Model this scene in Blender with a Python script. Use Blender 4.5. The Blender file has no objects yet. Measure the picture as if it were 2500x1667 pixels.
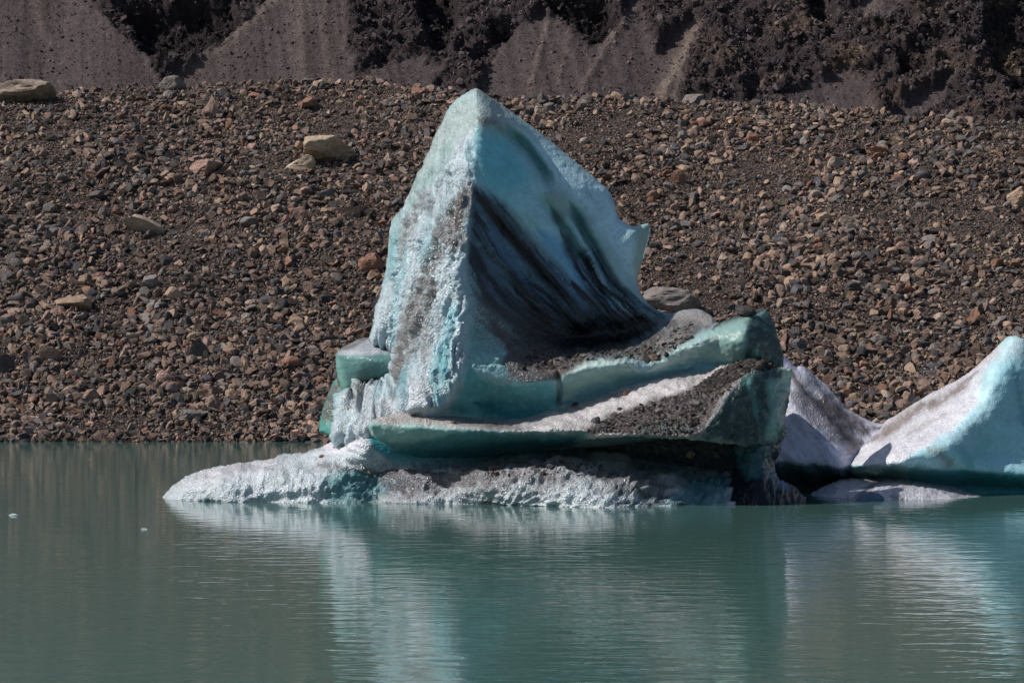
import bpy, math, random
import numpy as np
from mathutils import Vector
from mathutils.bvhtree import BVHTree

random.seed(7)
RNG = np.random.default_rng(11)
sc = bpy.context.scene
COL = sc.collection

# ------------------------------------------------------------------ camera
F = 7089.0                 # focal length in pixels of the 2500 px wide photograph
CX, CY = 1250.0, 800.0     # principal column and horizon row
H = 3.68                   # eye height over the lake
cam_d = bpy.data.cameras.new('camera')
cam = bpy.data.objects.new('camera', cam_d)
COL.objects.link(cam)
cam.location = (0, 0, H)
cam.rotation_euler = (math.radians(90), 0, 0)
cam_d.sensor_width = 36
cam_d.lens = 36 * F / 2500
cam_d.shift_y = -(833.5 - CY) / 2500
cam_d.clip_start = 0.5
cam_d.clip_end = 2000
sc.camera = cam


def world(px, py, Y):
    px = np.asarray(px, float); py = np.asarray(py, float); Y = np.asarray(Y, float)
    return np.stack([(px - CX) / F * Y, Y, H - (py - CY) / F * Y], -1)


def pix(X, Y, Z):
    return CX + F * X / Y, CY - F * (Z - H) / Y


# ------------------------------------------------------------------ noise
def _hash(ix, iy, iz, seed):
    h = (ix.astype(np.int64) * 374761393 + iy.astype(np.int64) * 668265263 + iz.astype(np.int64) * 2147483647 + seed * 974634777) & 0xFFFFFFFF
    h = ((h ^ (h >> 13)) * 1274126177) & 0xFFFFFFFF
    h = ((h ^ (h >> 16)) * 2246822519) & 0xFFFFFFFF
    return h ^ (h >> 15)


def noise(p, seed=0):
    """gradient noise, p (N,3) -> about -1..1"""
    p = np.asarray(p, float)
    i = np.floor(p).astype(np.int64)
    f = p - i
    u = f * f * f * (f * (f * 6 - 15) + 10)
    out = np.zeros(len(p))
    for dx in (0, 1):
        wx = u[:, 0] if dx else 1 - u[:, 0]
        for dy in (0, 1):
            wy = u[:, 1] if dy else 1 - u[:, 1]
            for dz in (0, 1):
                wz = u[:, 2] if dz else 1 - u[:, 2]
                h = _hash(i[:, 0] + dx, i[:, 1] + dy, i[:, 2] + dz, seed)
                gx = (h & 1023) / 511.5 - 1
                gy = ((h >> 10) & 1023) / 511.5 - 1
                gz = ((h >> 20) & 1023) / 511.5 - 1
                out += wx * wy * wz * (gx * (f[:, 0] - dx) + gy * (f[:, 1] - dy) + gz * (f[:, 2] - dz))
    return out * 1.5


def fbm(p, octv=4, seed=0, gain=0.5, ridged=False):
    p = np.asarray(p, float)
    out = np.zeros(len(p)); a = 1.0; t = 0
    for o in range(octv):
        n = noise(p * (2.03 ** o) + o * 17.3, seed + o)
        if ridged:
            n = 1 - 2 * np.abs(n)
        out += a * n; t += a; a *= gain
    return out / t


# ------------------------------------------------------------------ plane geometry in photo space
def seg_dist(px, py, pts, closed=False):
    pts = np.asarray(pts, float)[:, :2]
    if closed:
        pts = np.vstack([pts, pts[:1]])
    best = np.full(px.shape, 1e18); bx = px.copy(); by = py.copy(); bt = np.zeros(px.shape)
    L = np.r_[0, np.cumsum(np.hypot(*(pts[1:] - pts[:-1]).T))]
    for k in range(len(pts) - 1):
        ax, ay = pts[k]; cx, cy = pts[k + 1] - pts[k]
        l2 = cx * cx + cy * cy + 1e-9
        t = np.clip(((px - ax) * cx + (py - ay) * cy) / l2, 0, 1)
        qx = ax + t * cx; qy = ay + t * cy
        d = (px - qx) ** 2 + (py - qy) ** 2
        m = d < best
        best[m] = d[m]; bx[m] = qx[m]; by[m] = qy[m]; bt[m] = ((L[k] + t * math.sqrt(l2)) / L[-1])[m]
    return np.sqrt(best), bx, by, bt


def inside(px, py, pts):
    pts = np.asarray(pts, float)[:, :2]
    res = np.zeros(px.shape, bool)
    j = len(pts) - 1
    for i in range(len(pts)):
        xi, yi = pts[i]; xj, yj = pts[j]
        if yi != yj:
            c = ((yi > py) != (yj > py)) & (px < (xj - xi) * (py - yi) / (yj - yi) + xi)
            res ^= c
        j = i
    return res


def densify(line, step):
    line = [tuple(map(float, p)) for p in line]
    out = [line[0]]
    for a, b in zip(line[:-1], line[1:]):
        n = max(1, int(math.hypot(b[0] - a[0], b[1] - a[1]) / step))
        for k in range(1, n + 1):
            t = k / n
            out.append(tuple(a[q] + (b[q] - a[q]) * t for q in range(len(a))))
    return out


def smooth_closed(pts, it=2):
    """Chaikin corner cutting: natural outlines"""
    p = np.asarray(pts, float)
    for _ in range(it):
        q = np.roll(p, -1, 0)
        p = np.stack([p * .8 + q * .2, p * .2 + q * .8], 1).reshape(-1, p.shape[1])
    return p


class RBF:
    """membrane-like surface through control points (linear kernel + plane)"""
    def __init__(self, lines, step=14, lam=9.0):
        pts = []
        for ln in lines:
            pts += densify(ln, step) if len(ln) > 1 else [tuple(map(float, ln[0]))]
        P = np.array(pts, float)
        key = np.round(P[:, :2] / 3).astype(int)
        _, idx = np.unique(key, axis=0, return_index=True)
        P = P[idx]
        n = len(P)
        D = np.hypot(P[:, None, 0] - P[None, :, 0], P[:, None, 1] - P[None, :, 1])
        A = np.zeros((n + 3, n + 3))
        A[:n, :n] = -D + 0 * lam
        A[:n, :n] -= np.eye(n) * -lam
        Q = np.c_[np.ones(n), P[:, :2] / 1000]
        A[:n, n:] = Q; A[n:, :n] = Q.T
        self.w = np.linalg.solve(A, np.r_[P[:, 2], 0, 0, 0]); self.P = P

    def __call__(self, px, py):
        out = self.w[-3] + self.w[-2] * px / 1000 + self.w[-1] * py / 1000
        for k in range(len(self.P)):
            out = out - self.w[k] * np.hypot(px - self.P[k, 0], py - self.P[k, 1])
        return out


def smoothstep(a, b, x):
    t = np.clip((x - a) / (b - a), 0, 1)
    return t * t * (3 - 2 * t)


# ------------------------------------------------------------------ mesh helpers
def mesh_np(name, V, faces_list, smooth=True):
    """faces_list: list of (N,k) int arrays"""
    me = bpy.data.meshes.new(name)
    V = np.asarray(V, np.float32)
    me.vertices.add(len(V)); me.vertices.foreach_set('co', V.ravel())
    tot = sum(f.size for f in faces_list); nf = sum(len(f) for f in faces_list)
    me.loops.add(tot); me.polygons.add(nf)
    li = np.concatenate([f.ravel() for f in faces_list]).astype(np.int32)
    ks = np.concatenate([np.full(len(f), f.shape[1]) for f in faces_list])
    st = np.r_[0, np.cumsum(ks)[:-1]].astype(np.int32)
    me.loops.foreach_set('vertex_index', li)
    me.polygons.foreach_set('loop_start', st)
    me.polygons.foreach_set('use_smooth', np.full(nf, smooth))
    me.update(calc_edges=True); me.validate()
    return me


def vcol(me, C, name='Col'):
    a = me.attributes.new(name, 'FLOAT_COLOR', 'POINT')
    C = np.asarray(C, np.float32)
    if C.shape[1] == 3:
        C = np.c_[C, np.ones(len(C), np.float32)]
    a.data.foreach_set('color', C.ravel())


def vnormals(V, faces):
    N = np.zeros_like(V)
    for f in faces:
        a, b, c = V[f[:, 0]], V[f[:, 1]], V[f[:, 2]]
        n = np.cross(b - a, c - a)
        if f.shape[1] == 4:
            n = n + np.cross(c - a, V[f[:, 3]] - a)
        for k in range(f.shape[1]):
            np.add.at(N, f[:, k], n)
    return N / (np.linalg.norm(N, axis=1, keepdims=True) + 1e-12)


def link(name, me, mat, parent=None):
    o = bpy.data.objects.new(name, me)
    COL.objects.link(o)
    if mat: me.materials.append(mat)
    if parent:
        o.parent = parent
        o.location = [-c for c in parent.location]
    return o


def tag(o, label=None, cat=None, group=None, kind=None):
    if label: o['label'] = label
    if cat: o['category'] = cat
    if group: o['group'] = group
    if kind: o['kind'] = kind
    return o


# ------------------------------------------------------------------ materials
def new_mat(name):
    m = bpy.data.materials.new(name); m.use_nodes = True
    nt = m.node_tree
    return m, nt, nt.nodes['Principled BSDF']


def N(nt, t, **kw):
    n = nt.nodes.new(t)
    for k, v in kw.items():
        if k in n.inputs: n.inputs[k].default_value = v
        else: setattr(n, k, v)
    return n


def math_node(nt, op, a, b=None, c=None, clamp=False):
    n = nt.nodes.new('ShaderNodeMath'); n.operation = op; n.use_clamp = clamp
    for i, v in enumerate((a, b, c)):
        if v is None: continue
        if hasattr(v, 'links'): nt.links.new(v, n.inputs[i])
        else: n.inputs[i].default_value = v
    return n.outputs[0]


def mix_rgb(nt, fac, a, b, blend='MIX'):
    n = nt.nodes.new('ShaderNodeMix'); n.data_type = 'RGBA'; n.blend_type = blend
    for s, v in ((n.inputs[0], fac), (n.inputs[6], a), (n.inputs[7], b)):
        if hasattr(v, 'links'): nt.links.new(v, s)
        else: s.default_value = v if not isinstance(v, tuple) or len(v) == 4 else (*v, 1)
    return n.outputs[2]


def ice_material():
    m, nt, b = new_mat('glacier_ice')
    L = nt.links
    at = N(nt, 'ShaderNodeAttribute', attribute_name='Col')
    tc = N(nt, 'ShaderNodeNewGeometry')
    n1 = N(nt, 'ShaderNodeTexNoise', Scale=22.0, Detail=6.0, Roughness=0.65)
    n2 = N(nt, 'ShaderNodeTexNoise', Scale=5.0, Detail=5.0, Roughness=0.6)
    n3 = N(nt, 'ShaderNodeTexVoronoi', Scale=26.0)
    for n in (n1, n2, n3): L.new(tc.outputs['Position'], n.inputs['Vector'])
    # alpha of the attribute = roughness of the crust (0 polished, 1 crumbly)
    v1 = math_node(nt, 'MULTIPLY_ADD', n1.outputs[0], 1.3, 0.35)
    v2 = math_node(nt, 'MULTIPLY_ADD', n2.outputs[0], 0.6, 0.7)
    v = math_node(nt, 'MULTIPLY', v1, v2)
    vm = N(nt, 'ShaderNodeMix'); vm.data_type = 'FLOAT'
    L.new(at.outputs['Alpha'], vm.inputs[0]); vm.inputs[2].default_value = 1.0; L.new(v, vm.inputs[3])
    fac = math_node(nt, 'MULTIPLY_ADD', at.outputs['Alpha'], 0.65, 0.35)
    vv = N(nt, 'ShaderNodeMix'); vv.data_type = 'FLOAT'
    L.new(fac, vv.inputs[0]); vv.inputs[2].default_value = 1.0; L.new(v, vv.inputs[3])
    cm = N(nt, 'ShaderNodeVectorMath', operation='SCALE')
    L.new(at.outputs['Color'], cm.inputs[0]); L.new(vv.outputs[0], cm.inputs['Scale'])
    L.new(cm.outputs[0], b.inputs['Base Color'])
    b.inputs['Subsurface Weight'].default_value = 0.25
    b.inputs['Subsurface Radius'].default_value = (0.3, 0.7, 1.0)
    b.inputs['Subsurface Scale'].default_value = 0.18
    b.inputs['IOR'].default_value = 1.31
    r = math_node(nt, 'MULTIPLY_ADD', n1.outputs[0], 0.35, 0.22)
    L.new(r, b.inputs['Roughness'])
    bd = N(nt, 'ShaderNodeTexNoise', Scale=20.0, Detail=5.0, Roughness=0.72)
    L.new(tc.outputs['Position'], bd.inputs['Vector'])
    h = math_node(nt, 'MULTIPLY_ADD', bd.outputs[0], 0.5, math_node(nt, 'MULTIPLY', n3.outputs['Distance'], 0.6))
    st = math_node(nt, 'MULTIPLY_ADD', at.outputs['Alpha'], 0.8, 0.12)
    bp = N(nt, 'ShaderNodeBump', Distance=0.055)
    L.new(h, bp.inputs['Height']); L.new(st, bp.inputs['Strength'])
    # coarse ice crystals, each face turned its own way, catch the sun
    fc = N(nt, 'ShaderNodeTexVoronoi', Scale=24.0); L.new(tc.outputs['Position'], fc.inputs['Vector'])
    sb = N(nt, 'ShaderNodeVectorMath', operation='SUBTRACT'); L.new(fc.outputs['Color'], sb.inputs[0]); sb.inputs[1].default_value = (0.5, 0.5, 0.5)
    ss = N(nt, 'ShaderNodeVectorMath', operation='SCALE'); L.new(sb.outputs[0], ss.inputs[0])
    L.new(math_node(nt, 'MULTIPLY', at.outputs['Alpha'], 1.15), ss.inputs['Scale'])
    L.new(bp.outputs[0], b.inputs['Normal'])
    ad = N(nt, 'ShaderNodeVectorMath', operation='ADD'); L.new(bp.outputs[0], ad.inputs[0]); L.new(ss.outputs[0], ad.inputs[1])
    nm = N(nt, 'ShaderNodeVectorMath', operation='NORMALIZE'); L.new(ad.outputs[0], nm.inputs[0])
    L.new(nm.outputs[0], b.inputs['Coat Normal'])
    L.new(math_node(nt, 'MULTIPLY_ADD', at.outputs['Alpha'], 0.95, 0.0), b.inputs['Coat Weight'])
    b.inputs['Coat Roughness'].default_value = 0.16
    return m


def rock_material(name, scale=1.0, bump=0.05, rough=0.85):
    m, nt, b = new_mat(name)
    L = nt.links
    at = N(nt, 'ShaderNodeAttribute', attribute_name='Col')
    tc = N(nt, 'ShaderNodeNewGeometry')
    n1 = N(nt, 'ShaderNodeTexNoise', Scale=3.0 * scale, Detail=8.0, Roughness=0.7)
    n2 = N(nt, 'ShaderNodeTexNoise', Scale=14.0 * scale, Detail=4.0, Roughness=0.7)
    for n in (n1, n2): L.new(tc.outputs['Position'], n.inputs['Vector'])
    v = math_node(nt, 'MULTIPLY', math_node(nt, 'MULTIPLY_ADD', n1.outputs[0], 1.6, 0.2),
                  math_node(nt, 'MULTIPLY_ADD', n2.outputs[0], 1.5, 0.25))
    cm = N(nt, 'ShaderNodeVectorMath', operation='SCALE')
    L.new(at.outputs['Color'], cm.inputs[0]); L.new(v, cm.inputs['Scale'])
    L.new(cm.outputs[0], b.inputs['Base Color'])
    b.inputs['Roughness'].default_value = rough
    b.inputs['Specular IOR Level'].default_value = 0.3
    bp = N(nt, 'ShaderNodeBump', Distance=bump, Strength=0.8)
    L.new(math_node(nt, 'ADD', n1.outputs[0], math_node(nt, 'MULTIPLY', n2.outputs[0], 0.5)), bp.inputs['Height'])
    L.new(bp.outputs[0], b.inputs['Normal'])
    return m


def gravel_material():
    m, nt, b = new_mat('scree_gravel')
    L = nt.links
    tc = N(nt, 'ShaderNodeNewGeometry')
    vo = N(nt, 'ShaderNodeTexVoronoi', Scale=11.0)
    vo2 = N(nt, 'ShaderNodeTexVoronoi', Scale=24.0)
    nz = N(nt, 'ShaderNodeTexNoise', Scale=0.5, Detail=5.0)
    for n in (vo, vo2, nz): L.new(tc.outputs['Position'], n.inputs['Vector'])
    sep = N(nt, 'ShaderNodeSeparateColor'); L.new(vo.outputs['Color'], sep.inputs[0])
    cr = N(nt, 'ShaderNodeValToRGB'); L.new(sep.outputs[0], cr.inputs[0])
    e = cr.color_ramp.elements
    e[0].color = (0.026, 0.022, 0.022, 1); e[1].color = (0.18, 0.13, 0.105, 1)
    k = e.new(0.6); k.color = (0.07, 0.054, 0.048, 1)
    sep2 = N(nt, 'ShaderNodeSeparateColor'); L.new(vo2.outputs['Color'], sep2.inputs[0])
    v = math_node(nt, 'MULTIPLY', math_node(nt, 'MULTIPLY_ADD', nz.outputs[0], 0.9, 0.5), math_node(nt, 'MULTIPLY_ADD', sep2.outputs[1], 0.9, 0.5))
    cm = N(nt, 'ShaderNodeVectorMath', operation='SCALE')
    L.new(cr.outputs[0], cm.inputs[0]); L.new(v, cm.inputs['Scale'])
    L.new(cm.outputs[0], b.inputs['Base Color'])
    b.inputs['Roughness'].default_value = 0.9
    b.inputs['Specular IOR Level'].default_value = 0.2
    h = math_node(nt, 'ADD', math_node(nt, 'MULTIPLY', vo.outputs['Distance'], -1.0), math_node(nt, 'MULTIPLY', vo2.outputs['Distance'], -0.5))
    bp = N(nt, 'ShaderNodeBump', Distance=0.09, Strength=1.0)
    L.new(h, bp.inputs['Height']); L.new(bp.outputs[0], b.inputs['Normal'])
    return m


def water_material():
    m, nt, b = new_mat('lake_water')
    L = nt.links
    tc = N(nt, 'ShaderNodeNewGeometry')
    mp = N(nt, 'ShaderNodeMapping'); mp.inputs['Scale'].default_value = (1.3, 2.3, 1)
    L.new(tc.outputs['Position'], mp.inputs['Vector'])
    w1 = N(nt, 'ShaderNodeTexNoise', Scale=1.0, Detail=3.0, Roughness=0.5, Distortion=0.4)
    L.new(mp.outputs[0], w1.inputs['Vector'])
    mp2 = N(nt, 'ShaderNodeMapping'); mp2.inputs['Scale'].default_value = (0.05, 0.16, 1)
    L.new(tc.outputs['Position'], mp2.inputs['Vector'])
    w2 = N(nt, 'ShaderNodeTexNoise', Scale=1.0, Detail=2.0)
    L.new(mp2.outputs[0], w2.inputs['Vector'])
    sx = N(nt, 'ShaderNodeSeparateXYZ'); L.new(tc.outputs['Position'], sx.inputs[0])
    # wind ripples build up away from the sheltered water under the berg and the shore
    mr = N(nt, 'ShaderNodeMapRange'); L.new(sx.outputs['Y'], mr.inputs['Value'])
    mr.inputs['From Min'].default_value = 36; mr.inputs['From Max'].default_value = 59
    mr.inputs['To Min'].default_value = 1.0; mr.inputs['To Max'].default_value = 0.62
    amp = math_node(nt, 'MULTIPLY', mr.outputs[0], math_node(nt, 'MULTIPLY_ADD', w2.outputs[0], 1.6, 0.2))
    bp = N(nt, 'ShaderNodeBump', Distance=0.014)
    L.new(amp, bp.inputs['Strength']); L.new(w1.outputs[0], bp.inputs['Height'])
    L.new(bp.outputs[0], b.inputs['Normal'])
    b.inputs['Base Color'].default_value = (0.060, 0.130, 0.114, 1)
    b.inputs['Roughness'].default_value = 0.055
    b.inputs['IOR'].default_value = 1.333
    return m


def cliff_material():
    m, nt, b = new_mat('moraine_cliff')
    L = nt.links
    at = N(nt, 'ShaderNodeAttribute', attribute_name='Col')
    tc = N(nt, 'ShaderNodeNewGeometry')
    n1 = N(nt, 'ShaderNodeTexNoise', Scale=1.3, Detail=10.0, Roughness=0.75)
    n2 = N(nt, 'ShaderNodeTexNoise', Scale=9.0, Detail=5.0, Roughness=0.8)
    vo = N(nt, 'ShaderNodeTexVoronoi', Scale=14.0)
    for n in (n1, n2, vo): L.new(tc.outputs['Position'], n.inputs['Vector'])
    sep = N(nt, 'ShaderNodeSeparateColor'); L.new(vo.outputs['Color'], sep.inputs[0])
    sp = math_node(nt, 'POWER', sep.outputs[0], 6.0)
    v = math_node(nt, 'MULTIPLY', math_node(nt, 'MULTIPLY_ADD', n1.outputs[0], 1.4, 0.3),
                  math_node(nt, 'MULTIPLY_ADD', n2.outputs[0], 1.2, 0.4))
    v = math_node(nt, 'MULTIPLY', v, math_node(nt, 'MULTIPLY_ADD', sp, 0.8, 0.85))
    cm = N(nt, 'ShaderNodeVectorMath', operation='SCALE')
    L.new(at.outputs['Color'], cm.inputs[0]); L.new(v, cm.inputs['Scale'])
    L.new(cm.outputs[0], b.inputs['Base Color'])
    b.inputs['Roughness'].default_value = 0.9
    b.inputs['Specular IOR Level'].default_value = 0.2
    bs = math_node(nt, 'MULTIPLY_ADD', at.outputs['Alpha'], 0.85, 0.15)
    bp = N(nt, 'ShaderNodeBump', Distance=0.5)
    L.new(bs, bp.inputs['Strength'])
    L.new(math_node(nt, 'ADD', n1.outputs[0], math_node(nt, 'MULTIPLY', n2.outputs[0], 0.3)), bp.inputs['Height'])
    L.new(bp.outputs[0], b.inputs['Normal'])
    return m


ICE = ice_material()
ROCK = rock_material('boulder_rock', 1.3, 0.09)
GRAVEL = gravel_material()
CLIFF = cliff_material()
WATER = water_material()

# ------------------------------------------------------------------ colours (linear albedo)
WHITE = (0.50, 0.52, 0.57)
SNOW = (0.74, 0.73, 0.80)
GREY = (0.30, 0.29, 0.30)
PALE = (0.25, 0.42, 0.45)
MINT = (0.17, 0.31, 0.29)
CYAN = (0.10, 0.36, 0.42)
TEAL = (0.04, 0.24, 0.27)
DEEP = (0.015, 0.13, 0.15)
BLUE = (0.12, 0.27, 0.40)
NAVY = (0.03, 0.07, 0.13)
DIRT = (0.075, 0.062, 0.060)
DARK = (0.022, 0.022, 0.026)
BROWN = (0.15, 0.125, 0.115)


def paint(px, py, P, base, ops, seed=0):
    """ops: (kind, points, colour, strength, size_px, crust or None[, mottling])"""
    wx = 9 * fbm(np.c_[px / 60, py / 60, 0 * px], 4, seed + 50)
    wy = 9 * fbm(np.c_[px / 60, py / 60, 0 * px + 9], 4, seed + 60)
    qx, qy = px + wx, py + wy
    C = np.empty((len(px), 4)); C[:, :3] = base[:3]; C[:, 3] = base[3]
    mott = fbm(np.c_[px / 14, py / 14, 0 * px], 4, seed + 70)
    soft = fbm(np.c_[px / 55, py / 40, 0 * px], 4, seed + 75, 0.6)
    for op in ops:
        kind, pts, c, s, w, cr = op[:6]
        mt = op[6] if len(op) > 6 else 0.5
        if kind == 'poly':
            d = seg_dist(qx, qy, pts, True)[0]
            d = np.where(inside(qx, qy, pts), -d, d)
            k = 1 - smoothstep(-w, w, d)
        else:
            d, _, _, t = seg_dist(qx, qy, pts)
            taper = np.clip(np.minimum(t, 1 - t) * 6, 0.15, 1)
            k = np.exp(-(d / (w * taper)) ** 2)
        k = np.clip(k * (1 + mt * mott * 1.6), 0, 1) * s
        C[:, :3] = C[:, :3] * (1 - k[:, None]) + np.array(c) * k[:, None]
        if cr is not None:
            C[:, 3] = C[:, 3] * (1 - k) + cr * k
    C[:, :3] *= np.clip(1 + 0.28 * soft + 0.10 * mott, 0.4, 1.6)[:, None]
    return C


ICE_BVH = []


def relief(name, outline, lines, base, ops, parent, step=3.0, rr=18, rm=0.35, thick=2.5, tr=120,
           detail=None, grooves=(), post=None, seed=0, mat=None, rough_edge=2.0):
    """A closed solid: the surveyed front surface, a rounded rim, and a bulging back."""
    out = smooth_closed(outline, 1)
    rbf = RBF(lines)
    x0, y0 = out.min(0) - step * 2; x1, y1 = out.max(0) + step * 2
    gx, gy = np.meshgrid(np.arange(x0, x1, step), np.arange(y0, y1, step), indexing='ij')
    nx, ny = gx.shape
    px, py = gx.ravel(), gy.ravel()
    # ragged natural rim
    e1 = rough_edge * fbm(np.c_[px / 22, py / 22, 0 * px], 4, seed + 3)
    e2 = rough_edge * fbm(np.c_[px / 22, py / 22, 0 * px + 5], 4, seed + 4)
    d, bx, by, _ = seg_dist(px, py, out, True)
    ins = inside(px, py, out)
    I = ins.reshape(nx, ny)
    cell = I[:-1, :-1] | I[1:, :-1] | I[:-1, 1:] | I[1:, 1:]
    idx = np.arange(nx * ny).reshape(nx, ny)
    quad = np.stack([idx[:-1, :-1][cell], idx[1:, :-1][cell], idx[1:, 1:][cell], idx[:-1, 1:][cell]], 1)
    used = np.unique(quad)
    rim = ~ins[used]
    X = np.where(rim, bx[used], px[used]); Yp = np.where(rim, by[used], py[used])
    dd = np.where(rim, 0, d[used])
    depth = rbf(X, Yp)
    for (pts, w, a) in grooves:
        gd, _, _, gt = seg_dist(X, Yp, pts)
        depth = depth + a * np.exp(-(gd / w) ** 2) * np.clip(np.minimum(gt, 1 - gt) * 5, 0, 1)
    t = np.clip(dd / rr, 0, 1)
    front = depth + rm * (1 - np.sqrt(np.clip(1 - (1 - t) ** 2, 0, 1)))
    Vf = world(X + e1[used] * 1, Yp + e2[used] * 1, front)
    keep = ~rim
    back = front + thick * (1 - np.exp(-dd / tr)) + 0.0
    Vb = world(X, Yp, back)[keep]
    # the solid closes away from the eye: shrink the back a little towards its middle
    m = len(used)
    rem = np.full(nx * ny, -1); rem[used] = np.arange(m)
    bk = np.full(nx * ny, -1); bk[used] = np.arange(m); bk[used[keep]] = m + np.arange(keep.sum())
    ff = rem[quad][:, ::-1]; fb = bk[quad]
    same = (np.sort(ff, 1) == np.sort(fb, 1)).all(1)
    fb = fb[~same]
    V = np.vstack([Vf, Vb])
    Np = vnormals(V, [ff, fb])
    if detail is not None:
        qx = np.r_[X, X[keep]]; qy = np.r_[Yp, Yp[keep]]
        am = detail(V, qx, qy)
        am[m:] *= 0.5
        V = V + Np * am[:, None]
    C = paint(X, Yp, Vf, base, ops, seed)
    if post is not None: C = post(C, X, Yp)
    C = np.vstack([C, C[keep]])
    me = mesh_np(name, V, [ff, fb])
    vcol(me, C)
    o = link(name, me, mat or ICE, parent)
    ICE_BVH.append((V, np.vstack([ff, fb])))
    return o


def empty(name, loc):
    o = bpy.data.objects.new(name, None); COL.objects.link(o)
    o.location = loc
    o.empty_display_size = 0.5
    return o

# ================================================================== THE MAIN ICEBERG
RIDGE = [(1161, 213), (1163, 300), (1166, 425), (1150, 553), (1137, 660), (1150, 765), (1146, 840), (1143, 904), (1100, 978), (1030, 1005), (900, 1060)]
_ry = np.array([p[1] for p in RIDGE], float); _rx = np.array([p[0] for p in RIDGE], float)


def ridge_x(y): return np.interp(y, _ry, _rx)


SWEEP = RBF([[(x, y, k) for x, y in ln] for k, ln in enumerate([
    [(1140, 690), (1190, 770), (1260, 820)],
    [(1148, 590), (1220, 700), (1290, 770), (1370, 830)],
    [(1158, 520), (1240, 640), (1330, 735), (1410, 810)],
    [(1162, 460), (1245, 560), (1340, 680), (1430, 780), (1480, 820)],
    [(1166, 400), (1260, 510), (1350, 620), (1420, 710), (1510, 800)],
    [(1163, 330), (1290, 470), (1380, 590), (1450, 700), (1540, 788)],
    [(1200, 300), (1330, 450), (1410, 570), (1475, 680), (1570, 776)],
    [(1230, 300), (1370, 450), (1450, 570), (1510, 680), (1605, 766)],
    [(1240, 280), (1440, 440), (1520, 600), (1560, 710), (1645, 764)]])], step=30, lam=4.0)


def flute_u(x, y):
    wz = 16 * fbm(np.c_[x / 80, y / 80, 0 * x], 4, 5)
    return x + 0.16 * (y - 500) * smoothstep(500, 900, y) + wz


def spire_post(C, x, y):
    left = smoothstep(-6, 10, ridge_x(y) - x) * (y > 300)
    u = flute_u(x, y)
    st = fbm(np.c_[u / 17, y / 190, 0 * x], 4, 621, 0.6)
    st2 = fbm(np.c_[u / 40, y / 260, 0 * x + 3], 2, 622, 0.5)
    # silt gathers in the melt runnels, the ribs between them stay pale
    k = (left * smoothstep(0.02, 0.45, st) * 0.55)[:, None]
    C[:, :3] = C[:, :3] * (1 - k) + np.array([0.14, 0.135, 0.135]) * k
    k = (left * smoothstep(0.05, 0.5, -st) * 0.6)[:, None]
    C[:, :3] = C[:, :3] * (1 - k) + np.array([0.62, 0.70, 0.76]) * k
    k = (left * smoothstep(0.1, 0.5, st2) * smoothstep(480, 640, y) * 0.6)[:, None]
    C[:, :3] = C[:, :3] * (1 - k) + np.array([0.12, 0.36, 0.42]) * k
    # sweeping debris bands on the shaded face
    psi = SWEEP(x, y)
    wob = 0.25 * fbm(np.c_[x / 70, y / 70, 0 * x], 3, 630)
    b1 = fbm(np.c_[(psi + wob) * 1.35, (x + y) / 420, 0 * x], 4, 631, 0.6)
    fine = 0.6 * fbm(np.c_[(psi + 0.4 * wob) * 12, (x + y) / 260, 0 * x], 3, 632, 0.6) + 0.9 * fbm(np.c_[(psi + 0.6 * wob) * 5, (x + y) / 420, 0 * x], 2, 636, 0.5)
    grit = fbm(np.c_[x / 5, y / 5, 0 * x], 3, 633, 0.7)
    d = seg_dist(x, y, [(1158, 455), (1230, 500), (1300, 590), (1390, 690), (1420, 620), (1450, 620), (1500, 700), (1640, 766), (1560, 832), (1400, 850), (1290, 832), (1170, 740), (1136, 640)], True)[0]
    ins = inside(x, y, [(1158, 455), (1230, 500), (1300, 590), (1390, 690), (1420, 620), (1450, 620), (1500, 700), (1640, 766), (1560, 832), (1400, 850), (1290, 832), (1170, 740), (1136, 640)])
    dirty = smoothstep(-26, 18, np.where(ins, d, -d)) * (1 - left)
    face = (1 - left) * (1 - smoothstep(800, 850, y))
    inner = 1 - smoothstep(3.2, 4.0, psi)
    kd = np.clip(dirty * smoothstep(-0.10, 0.12, 0.95 * b1 + 0.55 * fine + 0.25 * grit + 0.08 * inner), 0, 1)[:, None] * 0.95
    C[:, :3] = C[:, :3] * (1 - kd) + np.array([0.010, 0.011, 0.016]) * kd
    kb = np.clip(dirty * smoothstep(0.0, 0.35, -0.7 * b1 - 0.7 * fine + 0.1 * grit), 0, 1)[:, None] * 0.62 * (1 - smoothstep(720, 810, y))[:, None]
    cb = np.array([0.07, 0.125, 0.19]) * inner[:, None] + np.array([0.17, 0.34, 0.52]) * (1 - inner)[:, None]
    C[:, :3] = C[:, :3] * (1 - kb) + cb * kb
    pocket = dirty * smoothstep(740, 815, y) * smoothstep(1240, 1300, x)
    C[:, :3] *= (1 - 0.75 * pocket)[:, None]  # shade at the foot of the face, painted into the colour
    ks = (face * (1 - dirty) * np.clip(smoothstep(0.15, 0.5, b1 + 0.5 * fine + 0.4 * grit), 0, 1) * 0.28)[:, None]
    C[:, :3] = C[:, :3] * (1 - ks) + np.array([0.10, 0.16, 0.18]) * ks
    # grit thinning out downhill on the skirt
    sk = np.exp(-((y - 785 - (x - 1200) * 0.45) / 70) ** 2) * smoothstep(1135, 1175, x) * (1 - smoothstep(1300, 1400, x))
    kk = np.clip(sk * smoothstep(0.0, 0.3, grit + 0.25), 0, 1)[:, None] * 0.75
    C[:, :3] = C[:, :3] * (1 - kk) + np.array([0.10, 0.08, 0.075]) * kk
    C[:, 3] = np.clip(C[:, 3] - 0.25 * smoothstep(0.1, 0.5, -st) * left, 0, 1)
    return C


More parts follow.
